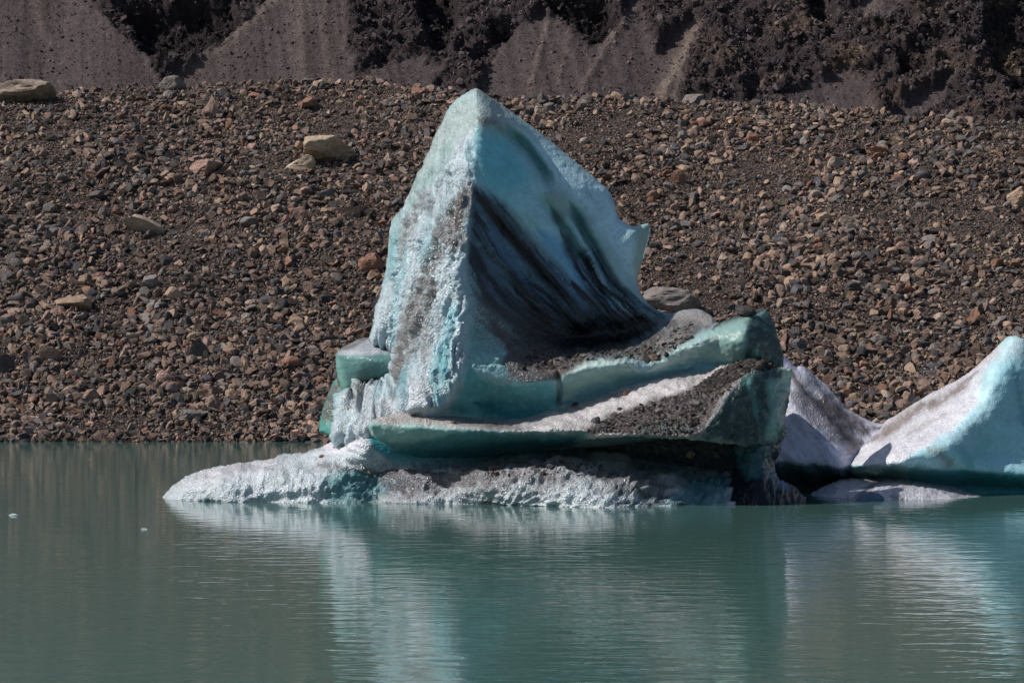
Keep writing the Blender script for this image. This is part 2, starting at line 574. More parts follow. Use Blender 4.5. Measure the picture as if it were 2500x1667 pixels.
def spire_detail(V, x, y):
    left = smoothstep(-6, 22, ridge_x(y) - x)
    low = smoothstep(270, 430, y)
    sil = np.interp(y, [213, 300, 372, 500, 579, 680, 787, 838], [1161, 1079, 1047, 988, 951, 940, 914, 903])
    rim = 0.15 + 0.85 * smoothstep(0, 45, x - sil)
    rim = rim * (1 - smoothstep(790, 880, y)) + 0.8 * smoothstep(790, 880, y)
    wz = 16 * fbm(np.c_[x / 80, y / 80, 0 * x], 4, 5)
    lean = 0.16 * (y - 500)
    u = (x + lean * smoothstep(500, 900, y) + wz)
    big = fbm(np.c_[u / 62, y / 260, 0 * x + 8], 2, 20, 0.5)
    fl = fbm(np.c_[u / 27, y / 230, 0 * x], 3, 21, 0.6, True)
    fl2 = fbm(np.c_[u / 12, y / 85, 0 * x + 4], 3, 25, 0.6, True)
    st = fbm(np.c_[flute_u(x, y) / 17, y / 190, 0 * x], 4, 621, 0.6)
    lump = fbm(np.c_[u / 22, y / 30, 0 * x + 2], 4, 31, 0.62, True)
    cut = -np.clip(fbm(np.c_[u / 20, y / 110, 0 * x + 6], 2, 33, 0.5) - 0.18, 0, 1)
    a = left * rim * low * (0.24 * big + 0.19 * fl + 0.10 * fl2 + 0.08 * lump + 0.55 * cut - 0.24 * st)
    a += left * (1 - low) * 0.09 * fbm(np.c_[(x + 0.5 * y) / 34, (y - 0.5 * x) / 80, 0 * x], 4, 35, 0.6) * rim
    r = 1 - left
    face = r * (1 - smoothstep(790, 860, y))
    psi = SWEEP(x, y) + 0.25 * fbm(np.c_[x / 70, y / 70, 0 * x], 3, 630)
    face = face * (1 - smoothstep(5.5, 7.2, psi))
    a += face * 0.09 * fbm(np.c_[psi * 1.5, (x + y) / 420, 0 * x], 3, 41, 0.5)
    a += face * smoothstep(500, 720, y) * 0.035 * fbm(np.c_[psi * 7, (x + y) / 120, 0 * x], 3, 43, 0.55, True)
    a -= face * 0.10 * np.clip(fbm(np.c_[psi * 2.1, (x + y) / 300, 0 * x + 4], 2, 44) - 0.3, 0, 1)
    led = r * smoothstep(810, 850, y) * (1 - smoothstep(885, 920, y))
    a += led * (0.14 * fbm(np.c_[x / 50, y / 24, 0 * x], 4, 45, 0.55) + 0.05 * fbm(np.c_[x / 14, y / 9, 0 * x], 3, 46, 0.6))
    a += r * smoothstep(890, 920, y) * 0.03 * fbm(np.c_[x / 60, y / 30, 0 * x], 3, 48)
    a += (0.012 + 0.02 * left) * fbm(V * 8, 3, 47)
    return a


berg = empty('iceberg', (-1.0, 61.5, 0))
tag(berg, 'tall dirty iceberg with one pointed fluted peak above an overhanging slab', 'iceberg')

spire_out = [(1161, 213), (1175, 222), (1222, 255), (1307, 314), (1403, 393), (1450, 432), (1488, 466), (1503, 500), (1509, 531), (1528, 546), (1545, 553), (1568, 548),
             (1588, 545), (1586, 575), (1574, 620), (1562, 655), (1556, 682), (1562, 712), (1578, 736), (1600, 756), (1637, 766), (1660, 758), (1705, 752), (1735, 768),
             (1750, 788), (1782, 796), (1806, 830), (1810, 900), (1800, 1000), (1700, 1060), (1500, 1090), (1300, 1100), (1100, 1110), (900, 1110), (830, 1075), (826, 1058),
             (838, 1000), (842, 966), (868, 962), (884, 930), (920, 948), (950, 944), (956, 910), (974, 870), (968, 848), (903, 838), (904, 815),
             (914, 787), (918, 750), (930, 725), (940, 682), (944, 650), (952, 620), (951, 579), (962, 535), (988, 500), (1012, 447), (1028, 410), (1047, 372), (1060, 335), (1079, 300), (1092, 268), (1112, 244)]
spire_lines = [
    [(1161, 213, 64.0), (1163, 300, 63.2), (1166, 425, 62.7), (1150, 553, 62.25), (1137, 660, 61.9), (1150, 765, 61.6), (1146, 840, 61.35), (1143, 904, 61.1), (1100, 978, 60.9), (1030, 1005, 60.9)],
    [(1106, 250, 64.7), (1047, 372, 64.7), (989, 500, 64.5), (949, 638, 64.2), (940, 682, 64.1), (914, 787, 63.7), (901, 835, 63.5)],
    [(973, 850, 63.2), (955, 925, 62.9)], [(880, 940, 62.9), (840, 975, 62.7), (829, 1060, 62.2)],
    [(930, 1000, 62.0), (900, 1060, 61.6)], [(1000, 1015, 61.3)],
    # left face, mid strip
    [(1110, 320, 63.9), (1060, 480, 63.5), (1035, 640, 63.0), (1020, 780, 62.5), (1010, 900, 61.9), (980, 980, 61.6)],
    # rounded cap over the apex
    [(1185, 262, 63.62), (1222, 284, 63.85), (1262, 322, 64.15)],
    # right rim
    [(1222, 255, 64.6), (1307, 314, 65.0), (1403, 393, 65.2), (1488, 468, 65.3), (1509, 531, 65.2), (1543, 553, 65.3)],
    [(1255, 345, 64.2), (1320, 395, 64.4), (1420, 460, 64.65), (1480, 560, 64.7)],
    [(1587, 545, 65.9), (1571, 627, 65.7), (1557, 680, 65.3)], [(1548, 570, 65.0), (1545, 650, 64.85), (1556, 705, 64.6), (1594, 757, 64.4), (1637, 767, 64.4)],
    [(1225, 340, 63.75), (1260, 430, 63.6), (1300, 520, 63.75), (1380, 620, 64.1), (1460, 720, 64.3), (1520, 780, 64.35)],
    [(1230, 560, 63.2), (1280, 640, 63.45), (1350, 720, 63.9), (1420, 790, 64.1)],
    [(1215, 700, 62.7), (1270, 760, 63.1), (1330, 815, 63.7)],
    # foot of the shaded face
    [(1200, 780, 62.1), (1254, 815, 62.6), (1329, 838, 63.4), (1403, 850, 63.9), (1488, 848, 64.1), (1573, 820, 64.3), (1640, 775, 64.5)],
    # shoulder of the dirty ledge
    [(1230, 850, 61.9), (1330, 865, 62.5), (1430, 862, 62.9), (1520, 858, 63.1), (1600, 835, 63.2), (1680, 800, 63.4), (1730, 775, 63.9)],
    # lip above the hollow band
    [(1155, 893, 61.05), (1200, 915, 61.15), (1250, 936, 61.25), (1310, 930, 61.35), (1358, 928, 61.6)],
    [(1372, 925, 61.55), (1430, 884, 61.75), (1510, 876, 61.9), (1560, 898, 62.0), (1610, 888, 62.05), (1680, 835, 62.2), (1740, 815, 62.4), (1800, 800, 62.6)],
    # hollow band, deepest line then its lower edge
    [(1130, 960, 61.25), (1200, 985, 61.75), (1300, 990, 62.0), (1362, 975, 62.1)],
    [(1380, 965, 62.05), (1480, 935, 62.2), (1600, 920, 62.4), (1700, 890, 62.5), (1790, 860, 62.6)],
    [(1085, 1000, 61.2), (1180, 1030, 61.9), (1300, 1040, 62.1), (1450, 1000, 62.3), (1600, 960, 62.4), (1800, 900, 62.5)],
    [(830, 1110, 62.2), (1100, 1110, 62.0), (1500, 1090, 62.4), (1850, 1000, 62.7)],
]
spire_grooves = [
    ([(1232, 303), (1290, 365), (1335, 430), (1355, 475)], 13, 0.5),
    ([(1380, 480), (1405, 530), (1450, 610), (1505, 710), (1570, 762)], 13, 0.42),
    ([(1315, 470), (1360, 530), (1420, 620), (1480, 720), (1540, 775)], 12, 0.32),
    ([(1350, 540), (1400, 640), (1470, 740), (1530, 790)], 12, 0.16),
    ([(1165, 480), (1240, 600), (1320, 700), (1400, 790)], 20, 0.22),
    ([(1150, 580), (1220, 690), (1300, 770), (1350, 820)], 20, 0.18),
    ([(1405, 625), (1425, 618), (1440, 605)], 7, 0.10),
    ([(1100, 330), (1075, 390), (1050, 460)], 12, 0.12),
    ([(1362, 900), (1366, 940), (1362, 1000)], 7, 0.30),
    ([(1225, 850), (1300, 880), (1380, 885)], 14, 0.18),
    ([(1400, 850), (1480, 852), (1560, 832)], 16, -0.22),
]
spire_ops = [
    # left face: weathered white crust with grey silt
    ('poly', [(1161, 213), (1222, 255), (1240, 300), (1166, 300), (1100, 420), (960, 540), (1000, 430), (1060, 300)], (0.36, 0.44, 0.43), 0.9, 20, 0.8),  # cap: sunlight on both sides painted in as a paler tone
    ('stroke', [(1180, 262), (1230, 285), (1290, 335)], (0.42, 0.50, 0.50), 0.75, 18, 0.7),  # lit upper rim of the cap, painted whiter
    ('poly', [(1150, 310), (1090, 420), (980, 520), (950, 640), (905, 830), (960, 900), (990, 990), (1090, 970), (1140, 880), (1140, 660), (1160, 480)], (0.46, 0.53, 0.58), 0.9, 16, 1.0),
    ('stroke', [(1120, 330), (1060, 430), (985, 530), (960, 640)], MINT, 0.55, 22, None),
    ('stroke', [(1110, 470), (1080, 600), (1060, 700)], TEAL, 0.35, 14, None),
    ('stroke', [(1010, 600), (985, 720), (975, 860)], CYAN, 0.45, 14, None),
    ('stroke', [(1120, 740), (1100, 830), (1085, 940)], CYAN, 0.75, 16, 0.6),
    ('stroke', [(1105, 850), (1085, 960)], TEAL, 0.6, 10, 0.6),
    ('stroke', [(1150, 450), (1105, 560), (1070, 660), (1040, 760), (1000, 900), (960, 1010)], (0.13, 0.12, 0.118), 0.9, 24, 1.0, 1.2),
    ('stroke', [(1160, 455), (1140, 500), (1120, 620)], (0.13, 0.105, 0.098), 0.9, 20, 1.0, 0.8),
    ('stroke', [(1060, 470), (1010, 560), (985, 640)], (0.16, 0.15, 0.145), 0.7, 18, 1.0, 1.0),
    ('stroke', [(1025, 700), (1010, 820), (985, 960)], (0.14, 0.135, 0.13), 0.8, 14, 1.0, 1.0),
    ('stroke', [(1075, 620), (1065, 740), (1050, 900)], (0.16, 0.15, 0.15), 0.7, 12, 1.0, 1.0),
    ('poly', [(1060, 930), (1000, 960), (900, 1010), (840, 1080), (1000, 1080), (1060, 1000)], WHITE, 0.85, 14, 1.0),
    ('stroke', [(930, 930), (900, 985), (868, 1010)], (0.22, 0.21, 0.20), 0.8, 14, 1.0, 1.0),
    # brown cap stain
    ('stroke', [(1165, 290), (1205, 300), (1250, 350)], (0.24, 0.17, 0.13), 0.55, 12, None, 0.8),
    # right face clean ice, the blue of its shade painted in
    ('poly', [(1172, 330), (1168, 440), (1230, 500), (1290, 520), (1300, 440), (1240, 330)], (0.17, 0.56, 0.66), 0.9, 30, 0.12),
    ('poly', [(1230, 480), (1300, 560), (1420, 690), (1440, 620), (1350, 490), (1300, 440)], (0.38, 0.66, 0.74), 0.85, 24, 0.15),
    ('poly', [(1250, 300), (1490, 470), (1560, 600), (1560, 700), (1500, 600), (1400, 480)], (0.56, 0.78, 0.86), 0.88, 20, 0.2),
    ('poly', [(1560, 550), (1590, 545), (1572, 630), (1556, 690), (1548, 650)], (0.34, 0.46, 0.42), 0.7, 8, 0.2),
    ('stroke', [(1230, 300), (1290, 370), (1340, 430)], (0.08, 0.30, 0.31), 0.6, 10, 0.2),
    ('stroke', [(1330, 470), (1360, 500), (1380, 540)], (0.25, 0.26, 0.20), 0.5, 22, 0.2),
    ('stroke', [(1390, 490), (1425, 560), (1475, 640)], (0.05, 0.20, 0.20), 0.75, 14, 0.2),
    # dark debris bands, with painted shade along their foot
    ('poly', [(1158, 460), (1230, 500), (1300, 590), (1400, 690), (1470, 770), (1560, 775), (1640, 768), (1560, 830), (1400, 850), (1290, 830), (1180, 740), (1140, 640)], (0.035, 0.075, 0.14), 0.93, 18, 0.3, 0.5),
    ('stroke', [(1160, 470), (1240, 560), (1330, 680), (1420, 780), (1480, 820)], DARK, 0.97, 26, 0.3, 0.5),
    ('stroke', [(1148, 590), (1220, 700), (1290, 770), (1370, 830)], DARK, 0.95, 24, 0.4, 0.5),
    ('stroke', [(1170, 520), (1260, 640), (1350, 740), (1400, 800)], (0.16, 0.31, 0.46), 0.75, 11, 0.3),
    ('stroke', [(1180, 620), (1260, 730), (1340, 800)], (0.12, 0.22, 0.34), 0.75, 11, 0.3),
    ('stroke', [(1310, 560), (1390, 640), (1440, 720), (1530, 790)], (0.19, 0.42, 0.64), 0.92, 26, 0.2),
    ('stroke', [(1365, 560), (1420, 660), (1470, 740), (1540, 790)], DARK, 0.97, 15, 0.3, 0.3),
    ('stroke', [(1340, 500), (1400, 600), (1450, 660)], (0.05, 0.12, 0.14), 0.7, 9, 0.3, 0.4),
    ('stroke', [(1440, 600), (1490, 690), (1560, 750), (1620, 768)], (0.03, 0.06, 0.10), 0.95, 10, 0.3, 0.3),
    ('stroke', [(1400, 690), (1470, 770), (1600, 790)], DARK, 0.95, 22, 0.3, 0.3),
    ('stroke', [(1250, 805), (1300, 825), (1380, 838), (1480, 838), (1580, 800)], (0.012, 0.013, 0.018), 1.0, 26, 0.3, 0.2),  # near-black shade where the face meets the ledge, painted in
    ('stroke', [(1300, 690), (1380, 770), (1440, 820)], (0.10, 0.2, 0.30), 0.5, 10, 0.3),
    # silt on the skirt and ledge
    ('poly', [(1190, 770), (1230, 800), (1290, 835), (1400, 858), (1560, 835), (1640, 775), (1720, 755), (1760, 790), (1700, 815), (1620, 880), (1560, 890), (1500, 868), (1430, 880), (1370, 920), (1330, 925), (1240, 860), (1190, 800)], (0.085, 0.068, 0.062), 0.95, 14, 1.0, 0.5),
    ('stroke', [(1640, 775), (1700, 762), (1740, 790)], (0.33, 0.30, 0.29), 0.75, 20, 1.0, 0.8),
    ('stroke', [(1600, 840), (1680, 820)], (0.28, 0.26, 0.26), 0.6, 12, 1.0, 0.8),
    ('poly', [(1140, 790), (1180, 800), (1230, 860), (1240, 920), (1180, 905), (1146, 890), (1140, 840)], (0.24, 0.45, 0.46), 0.9, 12, 0.4),
    ('stroke', [(1260, 870), (1290, 920)], (0.20, 0.15, 0.13), 0.6, 22, 1.0, 0.8),
    # hollow band
    ('poly', [(1250, 850), (1400, 870), (1430, 878), (1372, 918), (1352, 928), (1300, 938), (1245, 925), (1225, 880)], (0.105, 0.085, 0.078), 0.9, 12, 1.0, 0.5),
    ('poly', [(826, 925), (890, 925), (960, 945), (950, 1010), (900, 1040), (840, 1070), (826, 1060)], (0.46, 0.52, 0.56), 0.85, 10, 1.0, 0.5),
    ('stroke', [(905, 925), (880, 965), (850, 1000)], (0.15, 0.135, 0.125), 0.8, 11, 1.0, 0.9),
    ('poly', [(1146, 895), (1250, 940), (1355, 930), (1362, 1010), (1250, 1030), (1100, 1010), (1100, 980)], (0.10, 0.36, 0.39), 0.95, 10, 0.12),
    ('stroke', [(1160, 985), (1250, 1015), (1360, 1010)], (0.02, 0.17, 0.21), 0.9, 26, 0.1),
    ('stroke', [(1130, 925), (1100, 970), (1050, 1000)], WHITE, 0.6, 12, 0.6),
    ('poly', [(1372, 925), (1430, 886), (1510, 876), (1570, 905), (1540, 940), (1430, 990), (1366, 1000)], (0.25, 0.42, 0.39), 0.95, 9, 0.1),
    ('poly', [(1570, 905), (1640, 870), (1700, 820), (1790, 790), (1830, 830), (1800, 890), (1700, 905), (1540, 950)], (0.25, 0.42, 0.41), 0.95, 9, 0.1),
    ('stroke', [(1370, 985), (1500, 945), (1620, 905), (1780, 885)], (0.09, 0.25, 0.31), 0.85, 22, 0.1),  # lower lobes painted bluer for their shade, partly clear ice
    ('stroke', [(1385, 912), (1435, 890), (1510, 884), (1560, 908)], (0.46, 0.56, 0.52), 0.85, 10, 0.15),  # sunlit lip of the left lobe painted paler, partly bubbly ice
    ('stroke', [(1580, 905), (1645, 880), (1700, 842), (1790, 812)], (0.46, 0.56, 0.53), 0.85, 12, 0.15),  # right lobe's lip: sunlight painted in over bubbly ice
    ('stroke', [(1160, 905), (1230, 938)], (0.34, 0.48, 0.48), 0.7, 10, 0.15),  # lit lip of the hollow band, painted in more weakly
]
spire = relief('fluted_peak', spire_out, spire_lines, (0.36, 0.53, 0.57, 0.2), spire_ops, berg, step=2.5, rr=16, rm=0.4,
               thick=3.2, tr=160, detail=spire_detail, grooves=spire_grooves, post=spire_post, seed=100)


def lumpy(amp, sx, sy, seed, ridged=False, fine=0.03):
    def f(V, x, y):
        wz = 8 * fbm(np.c_[x / 50, y / 50, 0 * x], 3, seed + 9)
        return amp * fbm(np.c_[(x + wz) / sx, (y + wz) / sy, 0 * x], 4, seed, 0.55, ridged) + fine * fbm(V * 6, 3, seed + 5)
    return f


# block and fin to the left of the peak
relief('side_block', [(818, 868), (826, 853), (850, 840), (880, 826), (905, 822), (960, 840), (1000, 870), (1000, 940), (985, 1000), (930, 1000), (880, 985), (850, 975), (833, 950), (822, 915)],
       [[(818, 868, 63.5), (833, 950, 63.6), (880, 985, 63.6)], [(828, 858, 63.4), (880, 858, 63.0), (960, 866, 62.9), (1000, 880, 62.9)],
        [(850, 838, 64.3), (905, 822, 64.5), (960, 840, 64.3)], [(870, 920, 63.1), (960, 930, 63.0)], [(900, 975, 63.7), (985, 1000, 63.6)]],
       (0.10, 0.215, 0.21, 0.25),
       [('poly', [(818, 868), (850, 838), (905, 820), (1000, 850), (960, 862), (880, 864)], WHITE, 0.9, 7, 0.8),
        ('stroke', [(828, 856), (870, 838), (905, 824)], (0.16, 0.14, 0.13), 0.8, 6, 1.0),
        ('stroke', [(824, 872), (826, 920), (850, 960)], (0.22, 0.42, 0.38), 0.8, 14, 0.1),  # lit left edge painted as a paler tone
        ('stroke', [(880, 960), (940, 960), (990, 930)], (0.015, 0.12, 0.12), 0.9, 22, 0.1)],  # shading towards the lower right, painted into the colour
       berg, rr=24, rm=0.4, thick=1.6, tr=60, detail=lumpy(0.03, 60, 20, 210, fine=0.015), seed=210)
relief('side_fin', [(822, 920), (838, 950), (860, 965), (862, 1050), (850, 1080), (780, 1056), (777, 1048), (783, 1015), (796, 975), (808, 940)],
       [[(822, 920, 64.3), (800, 970, 64.4), (779, 1050, 64.3)], [(845, 960, 63.9), (838, 1058, 63.6)], [(862, 1000, 63.8)]],
       (0.09, 0.28, 0.25, 0.15),
       [('stroke', [(825, 930), (812, 980), (790, 1035)], (0.13, 0.12, 0.105), 0.9, 15, 0.8, 0.8)],
       berg, rr=8, rm=0.2, thick=1.2, tr=50, detail=lumpy(0.03, 30, 20, 220), seed=220)

# block at the right shoulder, shade painted dark on its right face
relief('shoulder_block', [(1688, 838), (1720, 812), (1760, 786), (1800, 768), (1845, 756), (1868, 752), (1880, 770), (1892, 790), (1896, 815), (1908, 845), (1914, 880), (1912, 905), (1900, 960), (1800, 960), (1700, 920), (1680, 870)],
       [[(1688, 838, 62.70), (1760, 800, 62.50), (1815, 786, 62.50)], [(1760, 786, 63.00), (1800, 768, 63.30), (1868, 752, 63.50)],
        [(1822, 800, 62.10), (1824, 850, 62.10), (1812, 890, 62.40)], [(1892, 790, 63.20), (1914, 880, 62.90), (1900, 960, 62.80)],
        [(1690, 860, 62.50), (1760, 850, 62.35)], [(1700, 920, 62.80), (1800, 950, 62.80)], [(1860, 830, 62.45)]],
       (0.22, 0.35, 0.33, 0.1),
       [('poly', [(1826, 786), (1870, 752), (1900, 800), (1920, 900), (1810, 900), (1826, 850)], (0.010, 0.040, 0.040), 0.97, 9, 0.2, 0.6),
        ('stroke', [(1840, 770), (1870, 800), (1905, 880)], (0.02, 0.05, 0.05), 0.7, 22, 0.5, 1.0),
        ('stroke', [(1850, 850), (1845, 890)], (0.08, 0.26, 0.23), 0.6, 14, 0.3, 0.8),
        ('stroke', [(1690, 832), (1760, 784), (1800, 768), (1870, 754)], DARK, 0.95, 9, 1.0, 0.4),
        ('stroke', [(1700, 895), (1800, 890)], (0.12, 0.3, 0.32), 0.6, 20, 0.1)],
       berg, rr=10, rm=0.22, thick=1.1, tr=90, detail=lumpy(0.035, 50, 34, 230), seed=230)


# the overhanging slab
def slab_detail(V, x, y):
    face = smoothstep(0, 25, x - np.interp(y, [874, 935, 977, 1030, 1066], [1847, 1793, 1759, 1732, 1700]))
    top = 1 - face
    a = top * 0.07 * fbm(np.c_[x / 70, y / 26, 0 * x], 4, 61, 0.55)
    a += top * smoothstep(1380, 1700, x) * 0.05 * fbm(np.c_[x / 12, y / 9, 0 * x], 3, 62, 0.6)
    a += top * smoothstep(1150, 1350, x) * 0.06 * fbm(np.c_[x / 90 + y / 60, y / 18 - x / 60, 0 * x], 3, 63, 0.5)
    u = x + 0.35 * (y - 950)
    a += face * (0.10 * fbm(np.c_[u / 24, y / 130, 0 * x], 3, 64, 0.5) + 0.05 * fbm(np.c_[x / 20, y / 18, 0 * x], 3, 66))
    return a + 0.02 * fbm(V * 8, 3, 65)


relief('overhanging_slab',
       [(898, 1040), (905, 1026), (940, 1014), (1000, 1003), (1060, 996), (1100, 1008), (1180, 1020), (1280, 1016), (1380, 982), (1500, 942), (1600, 912), (1700, 908), (1750, 898), (1790, 886), (1815, 884),
        (1835, 877), (1862, 886), (1880, 892), (1908, 900), (1934, 900), (1932, 930), (1926, 985), (1915, 1020), (1921, 1060), (1907, 1082), (1885, 1091), (1800, 1086), (1700, 1074), (1560, 1066), (1440, 1070), (1400, 1088), (1300, 1102), (1180, 1114), (1080, 1122), (1000, 1118), (960, 1104), (930, 1080), (905, 1062)],
       [[(898, 1040, 61.1), (905, 1060, 61.1), (950, 1070, 60.95), (1000, 1072, 60.8), (1100, 1076, 60.8), (1300, 1070, 60.8), (1430, 1064, 60.4)],
        [(940, 1090, 61.5), (1000, 1112, 61.75), (1080, 1118, 61.9), (1180, 1110, 62.0), (1300, 1098, 62.0), (1400, 1086, 61.7)],
        [(910, 1036, 60.9), (1000, 1036, 60.6), (1100, 1042, 60.5), (1200, 1048, 60.4), (1300, 1050, 60.3), (1430, 1054, 60.1), (1560, 1058, 59.9), (1700, 1066, 59.8)],
        [(1000, 1003, 61.5), (1060, 996, 61.7), (1100, 1008, 61.8), (1180, 1020, 62.1), (1280, 1016, 62.3), (1380, 982, 62.5), (1500, 942, 62.6), (1600, 912, 62.7), (1700, 908, 62.6), (1790, 886, 62.2), (1835, 877, 61.7)],
        [(1100, 1022, 61.1), (1250, 1034, 61.2), (1400, 1010, 61.5), (1550, 970, 61.5), (1680, 935, 61.5)],
        [(1500, 1020, 60.7), (1620, 990, 60.7), (1720, 960, 60.9)],
        [(1847, 877, 61.3), (1793, 935, 60.6), (1759, 977, 60.2), (1732, 1030, 59.95), (1700, 1070, 59.8)],
        [(1934, 900, 62.0), (1926, 985, 61.7), (1915, 1020, 61.5), (1921, 1060, 61.4), (1885, 1090, 61.2)],
        [(1850, 960, 60.9), (1850, 1060, 60.7)], [(1790, 1080, 60.3)], [(1900, 930, 61.3), (1900, 1030, 61.1)]],
       (0.50, 0.47, 0.46, 0.9),
       [('poly', [(898, 1030), (1000, 1040), (1100, 1046), (1250, 1052), (1430, 1058), (1440, 1140), (1100, 1150), (900, 1130)], (0.07, 0.225, 0.24), 1.0, 13, 0.12, 0.2),  # slab underside: its shade painted in as deeper teal
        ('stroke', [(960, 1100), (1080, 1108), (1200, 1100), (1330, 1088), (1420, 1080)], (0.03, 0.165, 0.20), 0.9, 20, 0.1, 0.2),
        ('poly', [(895, 1034), (960, 1036), (1080, 1040), (1140, 1052), (1060, 1066), (980, 1085), (900, 1066)], (0.30, 0.47, 0.45), 0.9, 8, 0.2, 0.2),  # rounded left lip, its sunlight painted in as a paler tone
        ('stroke', [(905, 1028), (1000, 1018), (1080, 1012), (1150, 1028)], (0.36, 0.33, 0.31), 0.9, 15, 1.0, 0.9),
        ('stroke', [(1040, 1003), (1100, 1015), (1180, 1034), (1300, 1042)], (0.15, 0.12, 0.11), 0.85, 12, 1.0, 0.9),
        ('stroke', [(1300, 1030), (1420, 985), (1560, 950)], (0.30, 0.26, 0.25), 0.7, 16, 1.0, 0.9),
        ('stroke', [(1430, 970), (1560, 935), (1700, 915)], (0.50, 0.50, 0.52), 0.8, 10, 1.0, 0.5),
        ('stroke', [(1250, 1040), (1400, 1020), (1560, 965), (1700, 935)], (0.66, 0.63, 0.66), 0.7, 16, 1.0, 0.6),
        ('poly', [(1420, 1045), (1500, 1010), (1600, 975), (1700, 945), (1760, 910), (1800, 880), (1850, 870), (1905, 895), (1830, 915), (1793, 935), (1759, 977), (1732, 1030), (1700, 1068), (1560, 1064), (1430, 1056)], (0.075, 0.060, 0.060), 1.0, 9, 1.0, 0.25),
        ('stroke', [(1560, 1050), (1640, 1040), (1700, 1050)], (0.05, 0.11, 0.10), 0.7, 10, 0.8, 0.9),
        ('poly', [(1855, 885), (1798, 940), (1763, 980), (1736, 1030), (1704, 1070), (1900, 1095), (1930, 1060), (1925, 1000), (1940, 900)], (0.018, 0.058, 0.056), 0.97, 7, 0.35, 0.5),  # face turned away from the sun, its shade painted in dark
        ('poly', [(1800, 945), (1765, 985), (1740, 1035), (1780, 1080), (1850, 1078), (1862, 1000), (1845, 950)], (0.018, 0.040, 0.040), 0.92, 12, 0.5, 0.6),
        ('stroke', [(1812, 905), (1838, 960), (1852, 1030)], (0.10, 0.26, 0.24), 0.8, 8, 0.4, 0.7),
        ('stroke', [(1830, 900), (1862, 950), (1878, 1010)], (0.02, 0.05, 0.05), 0.8, 7, 0.5, 0.5),
        ('stroke', [(1890, 905), (1905, 960)], (0.03, 0.08, 0.07), 0.6, 6, 0.5, 0.5),
        ('poly', [(1870, 930), (1925, 925), (1912, 1030), (1890, 1080), (1868, 1070), (1885, 1000)], (0.24, 0.42, 0.39), 0.85, 10, 0.4, 0.5),
        ('poly', [(1905, 898), (1937, 898), (1930, 960), (1912, 950)], (0.46, 0.62, 0.52), 0.8, 5, 0.2, 0.2),
        ('stroke', [(1780, 895), (1835, 880), (1880, 894)], (0.06, 0.05, 0.05), 0.9, 8, 1.0, 0.3)],
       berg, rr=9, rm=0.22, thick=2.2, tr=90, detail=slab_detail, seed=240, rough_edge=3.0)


# base shelf with the recess under the slab
def base_detail(V, x, y):
    fr = smoothstep(1130, 1172, y)
    wz = 22 * fbm(np.c_[x / 90, y / 60, 0 * x], 4, 77)
    u = x + (0.35 + 0.5 * smoothstep(1000, 1300, x)) * (y - 1150) + wz
    msk = 0.35 + 0.65 * smoothstep(-0.2, 0.35, fbm(np.c_[x / 120, y / 60, 0 * x + 3], 2, 79))
    a = fr * msk * 0.13 * fbm(np.c_[u / 36, y / 100, 0 * x], 3, 71, 0.6, True)
    hi = smoothstep(0, 22, y - np.interp(x, [700, 880, 920, 960, 1050, 1150, 1250, 1400, 1520, 1700, 1840], [1060, 1072, 1100, 1134, 1144, 1138, 1118, 1112, 1120, 1137, 1152]))
    a += hi * 0.26 * fbm(np.c_[(x + 0.8 * y) / 110, y / 46, 0 * x], 3, 73, 0.5)
    a += hi * smoothstep(700, 900, x) * 0.10 * fbm(np.c_[(x - 0.6 * y) / 60, y / 20, 0 * x + 2], 3, 78, 0.5, True)
    a += hi * 0.035 * fbm(np.c_[u / 12, y / 11, 0 * x], 4, 74, 0.6)
    a += (1 - fr) * 0.04 * fbm(np.c_[x / 40, y / 30, 0 * x], 3, 75)
    return a + 0.025 * fbm(V * 9, 3, 76)


